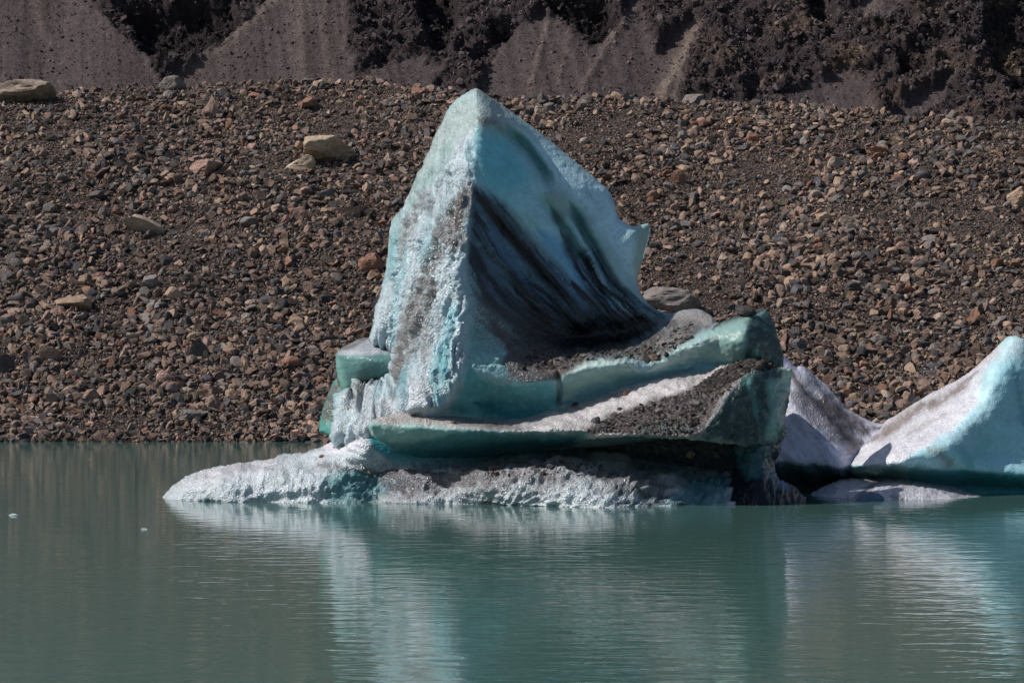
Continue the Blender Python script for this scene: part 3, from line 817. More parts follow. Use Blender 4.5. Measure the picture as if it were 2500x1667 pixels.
relief('base_shelf',
       [(395, 1216), (402, 1204), (418, 1188), (445, 1170), (490, 1148), (530, 1138), (590, 1130), (650, 1122), (710, 1115), (755, 1106), (780, 1092), (830, 1068), (870, 1052), (905, 1040), (960, 1035),
        (1200, 1040), (1500, 1040), (1750, 1050), (1850, 1060), (1865, 1140), (1850, 1190), (1800, 1235), (1790, 1300), (1500, 1310), (1000, 1305), (600, 1300), (400, 1290), (392, 1240)],
       [[(395, 1218, 62.9), (440, 1172, 63.0), (530, 1138, 63.2), (710, 1115, 63.4), (780, 1092, 63.1), (830, 1068, 62.8), (900, 1045, 62.5)],
        [(420, 1200, 62.5), (500, 1165, 62.1), (600, 1155, 61.9), (720, 1152, 61.8), (800, 1150, 61.5), (850, 1160, 61.6), (920, 1165, 61.9), (1000, 1155, 61.5), (1100, 1145, 61.2), (1200, 1140, 60.9), (1300, 1150, 60.6), (1450, 1165, 60.4), (1550, 1180, 60.6), (1700, 1190, 61.1), (1780, 1180, 61.4)],
        [(395, 1222, 62.5), (560, 1228, 61.4), (700, 1230, 61.2), (860, 1230, 61.1), (920, 1230, 61.5), (1000, 1232, 60.9), (1200, 1233, 60.5), (1350, 1236, 59.95), (1480, 1240, 59.45), (1530, 1240, 59.8), (1600, 1238, 60.1), (1780, 1235, 60.5)],
        [(395, 1290, 62.4), (560, 1290, 61.2), (860, 1295, 60.9), (1200, 1300, 60.3), (1480, 1300, 59.3), (1780, 1295, 60.4)],
        [(880, 1072, 61.5), (920, 1098, 61.6), (960, 1132, 61.7), (1050, 1142, 61.8), (1150, 1136, 61.95), (1250, 1116, 62.3), (1400, 1110, 62.8), (1520, 1118, 62.6), (1700, 1135, 62.2), (1840, 1150, 61.9)],
        [(905, 1045, 61.9), (1000, 1050, 61.9), (1200, 1045, 62.2), (1500, 1045, 62.8), (1750, 1055, 62.4), (1850, 1065, 62.3)],
        [(830, 1100, 62.2), (760, 1130, 62.5)], [(960, 1150, 61.9), (1100, 1155, 61.6)], [(1250, 1128, 62.0), (1400, 1118, 61.9), (1480, 1130, 61.9)]],
       (0.52, 0.58, 0.62, 0.9),
       [('poly', [(780, 1080), (905, 1035), (920, 1070), (900, 1095), (800, 1110)], SNOW, 0.9, 12, 0.9, 0.3),
        ('stroke', [(450, 1180), (560, 1150), (700, 1135)], (0.66, 0.66, 0.72), 0.8, 24, 1.0, 0.5),
        ('poly', [(890, 1060), (1000, 1050), (1430, 1050), (1450, 1104), (1350, 1108), (1250, 1116), (1150, 1138), (1040, 1146), (958, 1138), (915, 1098)], (0.018, 0.23, 0.28), 0.97, 8, 0.1, 0.2),
        ('poly', [(1430, 1040), (1860, 1040), (1870, 1160), (1780, 1165), (1640, 1140), (1500, 1112), (1430, 1105)], (0.013, 0.022, 0.026), 0.97, 10, 0.4, 0.3),  # shade in the recess under the slab, painted near-black
        ('poly', [(860, 1130), (1250, 1120), (1500, 1130), (1700, 1170), (1760, 1240), (1500, 1215), (1200, 1215), (1000, 1240), (860, 1240)], (0.26, 0.27, 0.29), 0.75, 24, 1.0, 0.9),
        ('stroke', [(1010, 1225), (1040, 1180), (1100, 1165)], (0.46, 0.52, 0.55), 0.8, 14, 1.0, 0.7),
        ('stroke', [(1200, 1228), (1260, 1190), (1330, 1175)], (0.50, 0.56, 0.59), 0.85, 18, 1.0, 0.7),
        ('stroke', [(1330, 1230), (1400, 1205), (1460, 1215), (1480, 1235)], (0.52, 0.58, 0.61), 0.9, 20, 1.0, 0.6),
        ('stroke', [(770, 1135), (840, 1150), (900, 1180)], (0.12, 0.10, 0.10), 0.75, 9, 1.0, 1.0),
        ('poly', [(790, 1165), (850, 1150), (940, 1150), (990, 1190), (900, 1232), (800, 1235)], (0.05, 0.20, 0.22), 0.85, 18, 0.6, 0.5),
        ('stroke', [(850, 1128), (940, 1160), (1040, 1166), (1140, 1158), (1250, 1144)], (0.13, 0.11, 0.115), 0.9, 12, 1.0, 0.8),
        ('stroke', [(930, 1180), (1020, 1195), (1100, 1180)], (0.10, 0.085, 0.10), 0.85, 26, 1.0, 1.2),
        ('stroke', [(1320, 1120), (1400, 1112), (1450, 1125)], (0.17, 0.15, 0.15), 0.9, 14, 1.0, 0.7),
        ('stroke', [(1180, 1135), (1300, 1150), (1430, 1145)], (0.22, 0.19, 0.2), 0.7, 10, 1.0, 0.9),
        ('poly', [(1452, 1105), (1530, 1110), (1545, 1130), (1480, 1140), (1455, 1125)], (0.42, 0.55, 0.55), 0.8, 6, 0.4, 0.3),
        ('stroke', [(1050, 1185), (1180, 1170), (1300, 1172), (1420, 1185)], (0.15, 0.135, 0.14), 0.8, 18, 1.0, 1.4),
        ('stroke', [(1440, 1160), (1540, 1180), (1640, 1200)], (0.13, 0.125, 0.13), 0.85, 18, 1.0, 1.4),
        ('poly', [(1540, 1120), (1650, 1140), (1790, 1165), (1790, 1210), (1690, 1195), (1600, 1165), (1540, 1140)], (0.03, 0.085, 0.095), 0.9, 12, 0.4, 0.5),  # shadow of the slab on the shelf, painted as dark teal
        ('stroke', [(1470, 1205), (1560, 1212), (1650, 1215)], (0.035, 0.05, 0.055), 0.9, 10, 0.9, 0.8),
        ('poly', [(1690, 1185), (1775, 1180), (1770, 1240), (1690, 1240), (1600, 1238), (1640, 1215)], (0.05, 0.19, 0.23), 0.85, 12, 0.4, 0.5),
        ('stroke', [(1480, 1235), (1600, 1238), (1700, 1237)], (0.03, 0.05, 0.055), 0.9, 6, 0.9, 0.4)],
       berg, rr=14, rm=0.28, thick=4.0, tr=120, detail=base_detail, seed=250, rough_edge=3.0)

# dark polished foot at the right end
relief('dark_foot', [(1755, 1300), (1758, 1240), (1768, 1215), (1778, 1190), (1790, 1170), (1800, 1140), (1794, 1110), (1785, 1070), (1905, 1070), (1898, 1100), (1886, 1120), (1884, 1150), (1896, 1172), (1925, 1186), (1945, 1202), (1958, 1218), (1970, 1232), (1975, 1300)],
       [[(1755, 1300, 60.6), (1768, 1215, 60.9), (1800, 1140, 61.3), (1785, 1070, 61.3)], [(1850, 1300, 59.9), (1850, 1225, 60.2), (1850, 1160, 60.7), (1850, 1080, 60.9)],
        [(1905, 1070, 61.5), (1884, 1140, 61.5), (1925, 1186, 61.6), (1970, 1235, 61.3), (1975, 1300, 61.0)], [(1910, 1200, 61.0), (1920, 1235, 60.7)]],
       (0.004, 0.008, 0.015, 0.12),
       [('poly', [(1790, 1085), (1890, 1085), (1870, 1130), (1880, 1170), (1830, 1170), (1800, 1130)], (0.02, 0.09, 0.11), 0.8, 10, 0.4, 0.9),
        ('stroke', [(1880, 1130), (1895, 1170), (1925, 1200)], (0.05, 0.14, 0.27), 0.85, 12, 0.3, 0.6)],
       berg, rr=16, rm=0.4, thick=1.8, tr=80, detail=lumpy(0.09, 16, 60, 260, True), seed=260)

# ================================================================== THE SECOND ICEBERG
berg2 = empty('iceberg', (8.5, 65.0, 0))
tag(berg2, 'smaller white and turquoise iceberg with a dirty saddle, running out at the right edge', 'iceberg')


def wing_detail(V, x, y):
    v = (x - 1935) * 0.75 - (y - 900) * 0.65
    a = 0.10 * fbm(np.c_[v / 26, (x + y) / 170, 0 * x], 4, 81, 0.55)
    return a + 0.03 * fbm(V * 5, 3, 82)


relief('saddle_wing', [(1870, 840), (1917, 872), (1934, 893), (1943, 900), (1953, 895), (1968, 896), (1990, 916), (2022, 943), (2044, 970), (2060, 990), (2080, 1004), (2115, 1022), (2137, 1032), (2156, 1034), (2188, 1024), (2240, 1010), (2240, 1120), (2240, 1290), (1840, 1290), (1840, 1170), (1850, 900)],
       [[(1870, 840, 66.2), (1934, 893, 66.4), (2022, 943, 66.6), (2080, 1005, 66.4), (2137, 1032, 66.2), (2188, 1022, 66.2), (2240, 1010, 66.4)],
        [(1940, 945, 65.6), (2016, 1019, 65.3), (2041, 1067, 65.0), (2067, 1131, 64.7)], [(1960, 925, 66.0), (2040, 1000, 65.9), (2090, 1060, 65.7), (2100, 1085, 65.6), (2072, 1120, 65.2)],
        [(1890, 960, 65.7), (1900, 1080, 65.0), (1910, 1125, 64.5)], [(1980, 1060, 65.0), (2000, 1130, 64.5), (2060, 1148, 64.5)],
        [(1890, 1140, 64.6), (1990, 1152, 64.7), (2068, 1160, 64.8)], [(1900, 1185, 65.6), (2068, 1175, 65.6), (2200, 1185, 65.8)], [(1850, 1285, 65.4), (2230, 1285, 65.4)], [(2140, 1080, 65.5), (2120, 1180, 65.6)]],
       (0.48, 0.49, 0.60, 0.4),
       [('stroke', [(1945, 925), (2000, 985), (2060, 1060), (2090, 1090)], (0.05, 0.04, 0.04), 0.98, 27, 0.9, 0.3),
        ('stroke', [(1920, 900), (1990, 965), (2050, 1010), (2110, 1050), (2150, 1045)], (0.085, 0.068, 0.064), 0.93, 20, 0.9, 0.6),
        ('stroke', [(1940, 905), (1990, 955), (2010, 975)], (0.62, 0.62, 0.68), 0.8, 9, 0.9, 0.4),
        ('stroke', [(1968, 900), (2010, 935), (2050, 985), (2120, 1026)], (0.5, 0.5, 0.52), 0.8, 6, 0.9, 0.6),
        ('stroke', [(1930, 950), (1990, 1030), (2040, 1080)], (0.05, 0.05, 0.07), 0.7, 16, 0.8, 0.6),
        ('stroke', [(1990, 1060), (2020, 1075)], (0.2, 0.26, 0.40), 0.5, 18, 0.4, 0.5),
        ('stroke', [(2065, 1110), (2085, 1085), (2110, 1080)], (0.24, 0.20, 0.19), 0.8, 12, 1.0, 1.0),
        ('poly', [(1870, 1125), (1990, 1132), (2070, 1146), (2250, 1160), (2250, 1300), (1830, 1300)], (0.03, 0.09, 0.10), 0.95, 9, 0.3, 0.3)],  # shadowed gap under the wing, painted dark into the ice colour
       berg2, rr=12, rm=0.3, thick=2.0, tr=90, detail=wing_detail, seed=300)


def pyr_detail(V, x, y):
    v = (x - 2300) * 0.6 + (y - 1000) * 0.8
    lit = smoothstep(0, 30, np.interp(y, [844, 908, 984, 1045, 1099, 1134], [2446, 2405, 2389, 2335, 2245, 2201]) - x)
    a = lit * 0.07 * fbm(np.c_[v / 24, (x - y) / 160, 0 * x], 4, 91, 0.55)
    a += (1 - lit) * 0.03 * fbm(np.c_[x / 60, y / 40, 0 * x], 3, 92)
    return a + 0.02 * fbm(V * 6, 3, 93)


relief('white_peak', [(2068, 1140), (2075, 1125), (2095, 1100), (2112, 1075), (2150, 1036), (2188, 1012), (2233, 982), (2297, 948), (2344, 923), (2373, 902), (2405, 873), (2424, 858), (2440, 838), (2456, 823), (2469, 818), (2485, 822), (2500, 828),
                      (2560, 850), (2620, 900), (2700, 990), (2780, 1110), (2830, 1230), (2830, 1300), (2600, 1290), (2400, 1280), (2300, 1250), (2240, 1215), (2200, 1175), (2150, 1166), (2080, 1165)],
       [[(2068, 1140, 65.2), (2112, 1075, 65.8), (2188, 1020, 66.2), (2297, 960, 66.4), (2373, 913, 66.4), (2424, 858, 66.3), (2469, 818, 66.0)],
        [(2455, 845, 65.7), (2410, 908, 65.0), (2394, 984, 64.4), (2335, 1045, 63.7), (2245, 1099, 63.2), (2205, 1136, 63.0)],
        [(2080, 1136, 64.1), (2140, 1136, 63.5), (2205, 1136, 63.0)], [(2280, 1020, 65.0), (2180, 1090, 64.0)],
        [(2500, 828, 66.0), (2620, 900, 66.6), (2780, 1110, 67.0), (2830, 1300, 66.5)], [(2480, 1000, 64.8), (2560, 1000, 65.2)],
        [(2400, 1100, 64.2), (2500, 1130, 64.3), (2700, 1160, 65)], [(2265, 1142, 63.3), (2380, 1150, 63.7), (2500, 1162, 64.0), (2700, 1180, 64.8)],
        [(2085, 1160, 65.0), (2205, 1165, 64.4), (2265, 1175, 64.4), (2380, 1185, 64.6), (2500, 1190, 64.7), (2700, 1200, 65.2)], [(2300, 1250, 64.3), (2500, 1285, 64.2)]],
       (0.34, 0.60, 0.67, 0.15),
       [('poly', [(2055, 1140), (2100, 1055), (2180, 990), (2300, 925), (2370, 875), (2425, 825), (2450, 850), (2405, 908), (2389, 984), (2335, 1045), (2245, 1099), (2201, 1134), (2140, 1132)], SNOW, 0.95, 8, 0.9, 0.15),  # snowy slope, sunlit tone painted in; the shaded base stays blue
        ('stroke', [(2100, 1092), (2170, 1048), (2240, 1000), (2340, 950), (2390, 905)], (0.22, 0.17, 0.15), 0.85, 13, 1.0, 0.7),
        ('stroke', [(2200, 1070), (2260, 1035), (2320, 1005)], (0.45, 0.40, 0.40), 0.6, 5, 1.0, 1.0),
        ('poly', [(2450, 838), (2472, 818), (2500, 824), (2560, 850), (2620, 920), (2520, 880), (2470, 870), (2430, 900)], (0.55, 0.70, 0.74), 0.85, 14, 0.4, 0.3),
        ('stroke', [(2440, 870), (2412, 930), (2402, 1000), (2345, 1062), (2260, 1112)], (0.45, 0.66, 0.72), 0.8, 22, 0.4, 0.4),
        ('stroke', [(2260, 1090), (2290, 1105), (2330, 1140)], (0.2, 0.17, 0.15), 0.6, 12, 0.6, 1.2),
        ('stroke', [(2470, 880), (2490, 960), (2500, 1050)], (0.10, 0.25, 0.28), 0.55, 10, 0.3, 1.2),
        ('stroke', [(2330, 1080), (2360, 1120), (2380, 1140)], (0.12, 0.38, 0.44), 0.6, 14, 0.2, 0.5),
        ('poly', [(2075, 1138), (2140, 1136), (2215, 1138), (2215, 1168), (2080, 1170)], (0.17, 0.36, 0.32), 0.95, 5, 0.1, 0.4),
        ('poly', [(2215, 1146), (2280, 1144), (2400, 1150), (2700, 1170), (2850, 1200), (2850, 1320), (2300, 1320), (2215, 1180)], (0.045, 0.28, 0.33), 0.97, 6, 0.2, 0.2),  # shade band of the undercut, painted as darker teal
        ('stroke', [(2225, 1146), (2260, 1170)], (0.12, 0.36, 0.36), 0.8, 22, 0.2, 0.3)],
       berg2, rr=12, rm=0.3, thick=3.2, tr=140, detail=pyr_detail, seed=310)

relief('waterline_shelf', [(1962, 1222), (1985, 1202), (2010, 1186), (2040, 1174), (2070, 1166), (2130, 1163), (2200, 1163), (2260, 1172), (2310, 1182), (2345, 1192), (2365, 1203), (2440, 1217), (2450, 1226), (2440, 1290), (2200, 1295), (1960, 1290)],
       [[(1962, 1222, 63.6), (2040, 1174, 64.6), (2200, 1163, 64.9), (2310, 1182, 64.6), (2365, 1203, 63.8), (2440, 1217, 63.2)],
        [(2000, 1215, 63.2), (2060, 1195, 63.3), (2140, 1185, 62.9), (2230, 1190, 62.8), (2330, 1205, 62.9)],
        [(1962, 1222, 63.3), (2060, 1224, 62.6), (2090, 1226, 62.0), (2170, 1226, 62.0), (2300, 1222, 62.3), (2440, 1220, 62.9)],
        [(1960, 1290, 62.9), (2130, 1295, 61.7), (2300, 1290, 62.0), (2440, 1290, 62.5)]],
       (0.58, 0.58, 0.65, 1.0),
       [('stroke', [(1975, 1215), (2050, 1190)], (0.10, 0.22, 0.28), 0.7, 14, 0.8, 0.7),
        ('stroke', [(2080, 1222), (2110, 1200), (2145, 1182)], (0.03, 0.03, 0.04), 0.9, 7, 0.8, 0.4),
        ('stroke', [(2170, 1210), (2210, 1220)], (0.18, 0.15, 0.15), 0.7, 10, 1.0, 1.0),
        ('stroke', [(2300, 1200), (2380, 1212), (2440, 1220)], (0.3, 0.34, 0.38), 0.6, 8, 0.8, 0.5),
        ('stroke', [(2120, 1172), (2230, 1178)], (0.35, 0.30, 0.30), 0.6, 10, 1.0, 0.8)],
       berg2, rr=12, rm=0.25, thick=2.0, tr=80, detail=lumpy(0.07, 50, 20, 320, fine=0.03), seed=320)
relief('rounded_toe', [(2083, 1226), (2092, 1214), (2108, 1203), (2130, 1199), (2148, 1203), (2162, 1215), (2170, 1228), (2170, 1290), (2083, 1290)],
       [[(2083, 1226, 62.0), (2083, 1290, 61.9)], [(2128, 1205, 61.9), (2128, 1228, 61.6), (2128, 1290, 61.4)], [(2170, 1228, 62.0), (2170, 1290, 61.9)]],
       (0.05, 0.10, 0.16, 0.4), [], berg2, rr=20, rm=0.4, thick=0.8, tr=30, detail=lumpy(0.02, 30, 20, 330), seed=330)

# ================================================================== GROUND: SCREE SLOPE
SH = 94.0; SL = 0.5
YK_X = [-600, 0, 400, 640, 900, 1000, 1160, 1500, 1750, 2000, 2200, 2500, 3100]
YK_Y = [225, 215, 203, 195, 190, 205, 228, 236, 240, 252, 280, 296, 310]


def shore(X): return SH + 0.25 * np.sin(X * 0.21) + 0.12 * np.sin(X * 0.9 + 1)


def ground(X, Y):
    X = np.asarray(X, float); Y = np.asarray(Y, float)
    yk = np.interp(CX + F * X / 121.0, YK_X, YK_Y)
    Yc = F * (SL * SH + H) / (SL * F - (800 - yk))
    zc = SL * (Yc - SH)
    z = SL * (Y - shore(X))
    p = np.c_[X.ravel(), Y.ravel(), 0 * X.ravel()]
    bump = (0.55 * fbm(p / 9.0, 3, 400) + 0.16 * fbm(p / 1.6, 3, 410)).reshape(X.shape)
    z = z + bump * smoothstep(0, 8, Y - SH)
    back = zc + 0.1 - 0.22 * (Y - Yc)
    k = 0.35
    a = -np.logaddexp(-z / k, -back / k) * k          # soft minimum at the crest
    return np.where(Y < SH + 3, z, a)


def axis(a, b, step, far_a, far_b, g=1.25):
    c = list(np.arange(a, b + 1e-6, step)); s = step
    while c[-1] < far_b: s *= g; c.append(c[-1] + s)
    s = step
    while c[0] > far_a: s *= g; c.insert(0, c[0] - s)
    return np.array(c)


def sheet(name, xs, ys, zf, mat):
    gx, gy = np.meshgrid(xs, ys, indexing='ij')
    V = np.stack([gx.ravel(), gy.ravel(), zf(gx, gy).ravel()], 1)
    nx, ny = gx.shape
    i = np.arange(nx * ny).reshape(nx, ny)
    q = np.stack([i[:-1, :-1].ravel(), i[1:, :-1].ravel(), i[1:, 1:].ravel(), i[:-1, 1:].ravel()], 1)
    me = mesh_np(name, V, [q])
    return me, V, q


me, gV, gQ = sheet('scree_slope', axis(-27, 27, 0.12, -260, 260), np.r_[axis(90, 125, 0.12, 80, 125), 127, 131, 136, 142, 150, 160], ground, GRAVEL)
scree = link('scree_slope', me, GRAVEL); tag(scree, kind='structure')

# lake bed, one sheet out past everything
me, _, _ = sheet('lake_bed', np.linspace(-1500, 1500, 31), np.linspace(-1500, 1500, 31), lambda x, y: 0 * x - 9.0, None)
tag(link('ground', me, GRAVEL), kind='structure')

# ================================================================== CLIFF
xs = axis(-33, 33, 0.11, -420, 420, 1.3)
vs = np.r_[np.arange(0, 8, 0.4), np.arange(8, 27, 0.09), axis(27, 28, 0.5, 27, 130, 1.2)[2:]]     # height above the foot
gx, gv = np.meshgrid(xs, vs, indexing='ij')
Xc, Vv = gx.ravel(), gv.ravel()
Yb = 152 + Vv * 1.18; Zb = 4.0 + Vv
cpx, cpy = pix(Xc, Yb, Zb)
TALUS = [
    [(-900, -700), (150, -60), (215, 0), (270, 60), (320, 105), (360, 150), (390, 215), (380, 330), (-900, 330)],
    [(700, -60), (645, 20), (560, 90), (480, 155), (400, 215), (380, 330), (960, 330), (885, 205), (850, 120), (845, 60), (835, -60)],
    [(1320, 45), (1250, 78), (1215, 130), (1180, 190), (1150, 330), (1640, 330), (1655, 225), (1680, 150), (1712, 72), (1690, 66), (1640, 85), (1600, 120), (1570, 60), (1560, -20), (1545, -20), (1520, 65), (1440, 120), (1395, 95), (1360, 60)],
    [(2060, 165), (1990, 200), (1930, 240), (1900, 330), (2150, 330), (2120, 230), (2130, 195)],
    [(2120, -60), (2200, -60), (2200, 20), (2170, 55), (2100, 50)],
    [(1010, 140), (1080, 170), (1060, 215), (960, 230), (1000, 330), (900, 330), (880, 190)],
    [(2240, 225), (2330, 190), (2300, 250), (2180, 330), (2160, 290)],
]
GULLY = [[(300, 20), (560, 20), (590, 60), (480, 140), (420, 170), (350, 120)], [(1000, -60), (1110, -60), (1115, 60), (1090, 110), (1060, 125), (1030, 60)],
         [(1205, 75), (1250, 85), (1245, 110), (1210, 105)], [(2420, -60), (2700, -60), (2700, 120), (2480, 240), (2400, 120)], [(1960, -40), (2020, -40), (2030, 60), (1980, 60)], [(1330, 20), (1480, 20), (1510, 60), (1450, 105), (1400, 80)],
         [(2200, 140), (2260, 150), (2270, 190), (2200, 190)]]
wx = 14 * fbm(np.c_[cpx / 45, cpy / 45, 0 * cpx], 4, 500); wy = 14 * fbm(np.c_[cpx / 45, cpy / 45, 0 * cpx + 7], 4, 510)
tal = np.zeros(len(cpx)); gul = np.zeros(len(cpx))
for pl in TALUS:
    d = seg_dist(cpx + wx, cpy + wy, pl, True)[0]; d = np.where(inside(cpx + wx, cpy + wy, pl), d, -d)
    tal = np.maximum(tal, smoothstep(-12, 12, d + 16 * fbm(np.c_[cpx / 14, cpy / 14, 0 * cpx], 4, 515, 0.6)))
tal = np.maximum(tal, smoothstep(300, 330, cpy))
for pl in GULLY:
    d = seg_dist(cpx + wx, cpy + wy, pl, True)[0]; d = np.where(inside(cpx + wx, cpy + wy, pl), d, -d)
    gul = np.maximum(gul, smoothstep(-14, 14, d))
P0 = np.c_[Xc, Yb, Zb]
rock = 1.1 * fbm(P0 / np.array([3.2, 3.2, 2.2]), 6, 520, 0.5, True) + 0.35 * fbm(P0 / 0.55, 3, 525, 0.6, True) + 0.5 * fbm(P0 / 0.9, 4, 530, 0.6) + 1.4 * fbm(P0 / 9, 3, 540)
rock -= 1.6 * gul + 0.35
rills = fbm(np.c_[(Xc + 0.2 * Vv) / 0.5, Vv / 9, 0 * Xc], 4, 563, 0.6)
# cones swell, ribs of fine debris run down the fall line
tl = 0.7 * fbm(np.c_[Xc / 5, Vv / 25, 0 * Xc], 2, 550) + 0.06 * fbm(np.c_[(Xc + 0.35 * Vv) / 1.2, Vv / 14, 0 * Xc], 3, 560) + 0.25 + 0.10 * rills + 0.05 * fbm(P0 / 0.25, 3, 566, 0.7)
for (pts, w, a) in [([(1340, 50), (1325, 120), (1300, 210)], 9, 0.35), ([(1390, 90), (1378, 150), (1365, 200)], 8, 0.2), ([(1560, 20), (1500, 90), (1430, 210)], 10, 0.4), ([(1700, 70), (1670, 140), (1620, 230)], 12, 0.5),
                    ([(740, -40), (735, 60), (745, 200)], 16, 0.4), ([(800, -40), (790, 60), (800, 200)], 14, 0.35), ([(700, -10), (600, 80), (480, 170)], 16, 0.45), ([(90, -40), (110, 80)], 14, 0.3)]:
    gd = seg_dist(cpx, cpy, pts)[0]
    tl = tl + 0.3 * a * np.exp(-(gd / w) ** 2)
disp = rock * (1 - tal) + tl * tal
nrm = np.array([0, -0.646, 0.763])
Vc = P0 + nrm * disp[:, None]
base_t = np.array([0.072, 0.055, 0.056]); base_r = np.array([0.062, 0.047, 0.050]); tan_t = np.array([0.15, 0.118, 0.10])
Cc = base_r * (1 - tal[:, None]) + base_t * tal[:, None]
Cc = Cc * (1 - 0.5 * gul[:, None])  # gully recesses also painted darker, adding to their shade
ir = smoothstep(-0.1, 0.5, fbm(P0 / 2.2, 4, 570)) * (1 - tal) * smoothstep(1500, 1900, cpx)
Cc = Cc * (1 - 0.6 * ir[:, None]) + np.array([0.17, 0.12, 0.085]) * 0.6 * ir[:, None]
for (pts, w, s) in [([(1345, 40), (1325, 120), (1295, 225)], 11, .45), ([(1392, 90), (1380, 150), (1360, 215)], 8, .3), ([(1570, 0), (1500, 90), (1420, 225)], 11, .45), ([(1705, 70), (1660, 150), (1600, 250)], 22, .8),
                    ([(740, -40), (738, 60), (745, 210)], 15, .5), ([(805, -40), (795, 60), (812, 210)], 12, .5), ([(700, -20), (590, 85), (470, 180)], 20, .5), ([(90, -40), (110, 90)], 18, .4), ([(1650, -20), (1600, 40)], 16, .6), ([(2150, -40), (2120, 45)], 18, .5)]:
    gd = seg_dist(cpx + wx * .4, cpy, pts)[0]
    k = (s * np.exp(-(gd / w) ** 2) * tal)[:, None]
    Cc = Cc * (1 - k) + tan_t * k  # tan debris ribs; the broad right one paints in a sunlit streak
sp_ = fbm(P0 / 0.3, 3, 580, 0.7)
Cc = Cc * np.clip(1 + (0.35 * rills * tal + 0.9 * sp_ * (0.5 + 0.5 * (1 - tal))), 0.3, 2.2)[:, None]
i = np.arange(len(Xc)).reshape(gx.shape)
q = np.stack([i[:-1, :-1].ravel(), i[1:, :-1].ravel(), i[1:, 1:].ravel(), i[:-1, 1:].ravel()], 1)
me = mesh_np('cliff', Vc, [q]); vcol(me, np.c_[Cc, 1 - 0.75 * tal])
cliff = link('cliff', me, CLIFF); tag(cliff, kind='structure')

# ================================================================== ROCKS
import bmesh


def ico(sub):
    bm = bmesh.new(); bmesh.ops.create_icosphere(bm, subdivisions=sub, radius=1.0)
    bm.verts.ensure_lookup_table()
    V = np.array([v.co[:] for v in bm.verts]); Fc = np.array([[v.index for v in f.verts] for f in bm.faces])
    bm.free(); return V, Fc


ICO = {s: ico(s) for s in (1, 2, 3, 4)}


def rock_shape(sub, seed, angular=0.6, nplanes=9):
    """sphere cut by random planes: an angular stone of unit size"""
    r = np.random.default_rng(seed)
    V, Fc = ICO[sub]; V = V.copy()
    V += 0.16 * np.stack([noise(V * 1.2 + seed * 3.1, 1), noise(V * 1.2 + seed * 3.1, 2), noise(V * 1.2 + seed * 3.1, 3)], 1)
    for _ in range(nplanes):
        n = r.normal(size=3); n /= np.linalg.norm(n)
        d = r.uniform(1 - angular, 0.95 - 0.25 * angular)
        e = np.clip(V @ n - d, 0, None)
        V -= n * e[:, None]
    if sub >= 3:
        Nn = V / (np.linalg.norm(V, axis=1, keepdims=True) + 1e-9)
        V += Nn * (0.06 * fbm(V * 4 + seed, 4, seed % 97))[:, None]
        # bedding cracks
        V += Nn * (-0.09 * np.clip(fbm(np.c_[V[:, 0] * 1.2, V[:, 1] * 1.2, V[:, 2] * 7] + seed, 2, 9, ridged=True) - 0.35, 0, 1))[:, None]
    V -= (V.max(0) + V.min(0)) / 2
    V /= (V.max(0) - V.min(0)).max() / 2
    return V, Fc


def rot_matrices(n, r, tilt=0.5):
    az = r.uniform(0, 2 * math.pi, n); tx = r.normal(0, tilt, n); ty = r.normal(0, tilt, n)
    ca, sa = np.cos(az), np.sin(az); cx, sx = np.cos(tx), np.sin(tx); cy, sy = np.cos(ty), np.sin(ty)
    Z0 = np.zeros(n); O = np.ones(n)
    Rz = np.stack([ca, -sa, Z0, sa, ca, Z0, Z0, Z0, O], 1).reshape(-1, 3, 3)
    Rx = np.stack([O, Z0, Z0, Z0, cx, -sx, Z0, sx, cx], 1).reshape(-1, 3, 3)
    Ry = np.stack([cy, Z0, sy, Z0, O, Z0, -sy, Z0, cy], 1).reshape(-1, 3, 3)
    return Rx @ Ry @ Rz


PAL = {'tan': (0.36, 0.255, 0.185), 'brown': (0.25, 0.175, 0.14), 'grey': (0.20, 0.175, 0.165), 'dark grey': (0.09, 0.080, 0.082),
       'rust brown': (0.27, 0.145, 0.10), 'slate blue': (0.115, 0.112, 0.122), 'pinkish': (0.36, 0.235, 0.19), 'pale': (0.36, 0.285, 0.23)}
PN = list(PAL); PC = np.array([PAL[k] for k in PN])


def scatter_mesh(name, pos, size, sub, protos, r, colors, flat=(0.45, 0.85), up=None, tilt=0.45):
    n = len(pos)
    pr = r.integers(0, len(protos), n)
    R = rot_matrices(n, r, tilt)
    sc3 = np.stack([size * r.uniform(0.8, 1.15, n), size * r.uniform(0.6, 1.0, n), size * r.uniform(*flat, n)], 1) * 0.5
    VV = []; FF = []; CC = []; off = 0
    for k, (V, Fc) in enumerate(protos):
        m = np.where(pr == k)[0]
        if not len(m): continue
        W = V[None] * sc3[m][:, None, :]
        W = np.einsum('nij,nvj->nvi', R[m], W) + pos[m][:, None, :]
        nv = len(V)
        VV.append(W.reshape(-1, 3))
        FF.append((Fc[None] + (off + np.arange(len(m)) * nv)[:, None, None]).reshape(-1, 3))
        CC.append(np.repeat(colors[m], nv, 0)); off += nv * len(m)
    me = mesh_np(name, np.vstack(VV), [np.vstack(FF)], smooth=False)
    vcol(me, np.vstack(CC))
    return me


def rock_cols(n, r, w=None):
    c = PC[r.choice(len(PN), n, p=w if w is not None else [.15, .32, .18, .14, .04, .04, .10, .03])]
    return c * r.uniform(0.3, 1.1, (n, 1))


# loose stones covering the slope: far more than anyone could count
r = np.random.default_rng(5)
nS = 165000
Yr = SH - 0.7 + (125.5 - SH + 0.4) * r.random(nS) ** 1.08
Xr = (r.random(nS) * 2 - 1) * (Yr * 1250 / F * 1.13 + 0.6)
sz = 0.062 * (1 - r.random(nS)) ** (-0.47)
low = np.exp(-(Yr - SH) / 5.0)
sz = np.clip(sz * (1 + 0.9 * low), 0.065, 0.46)
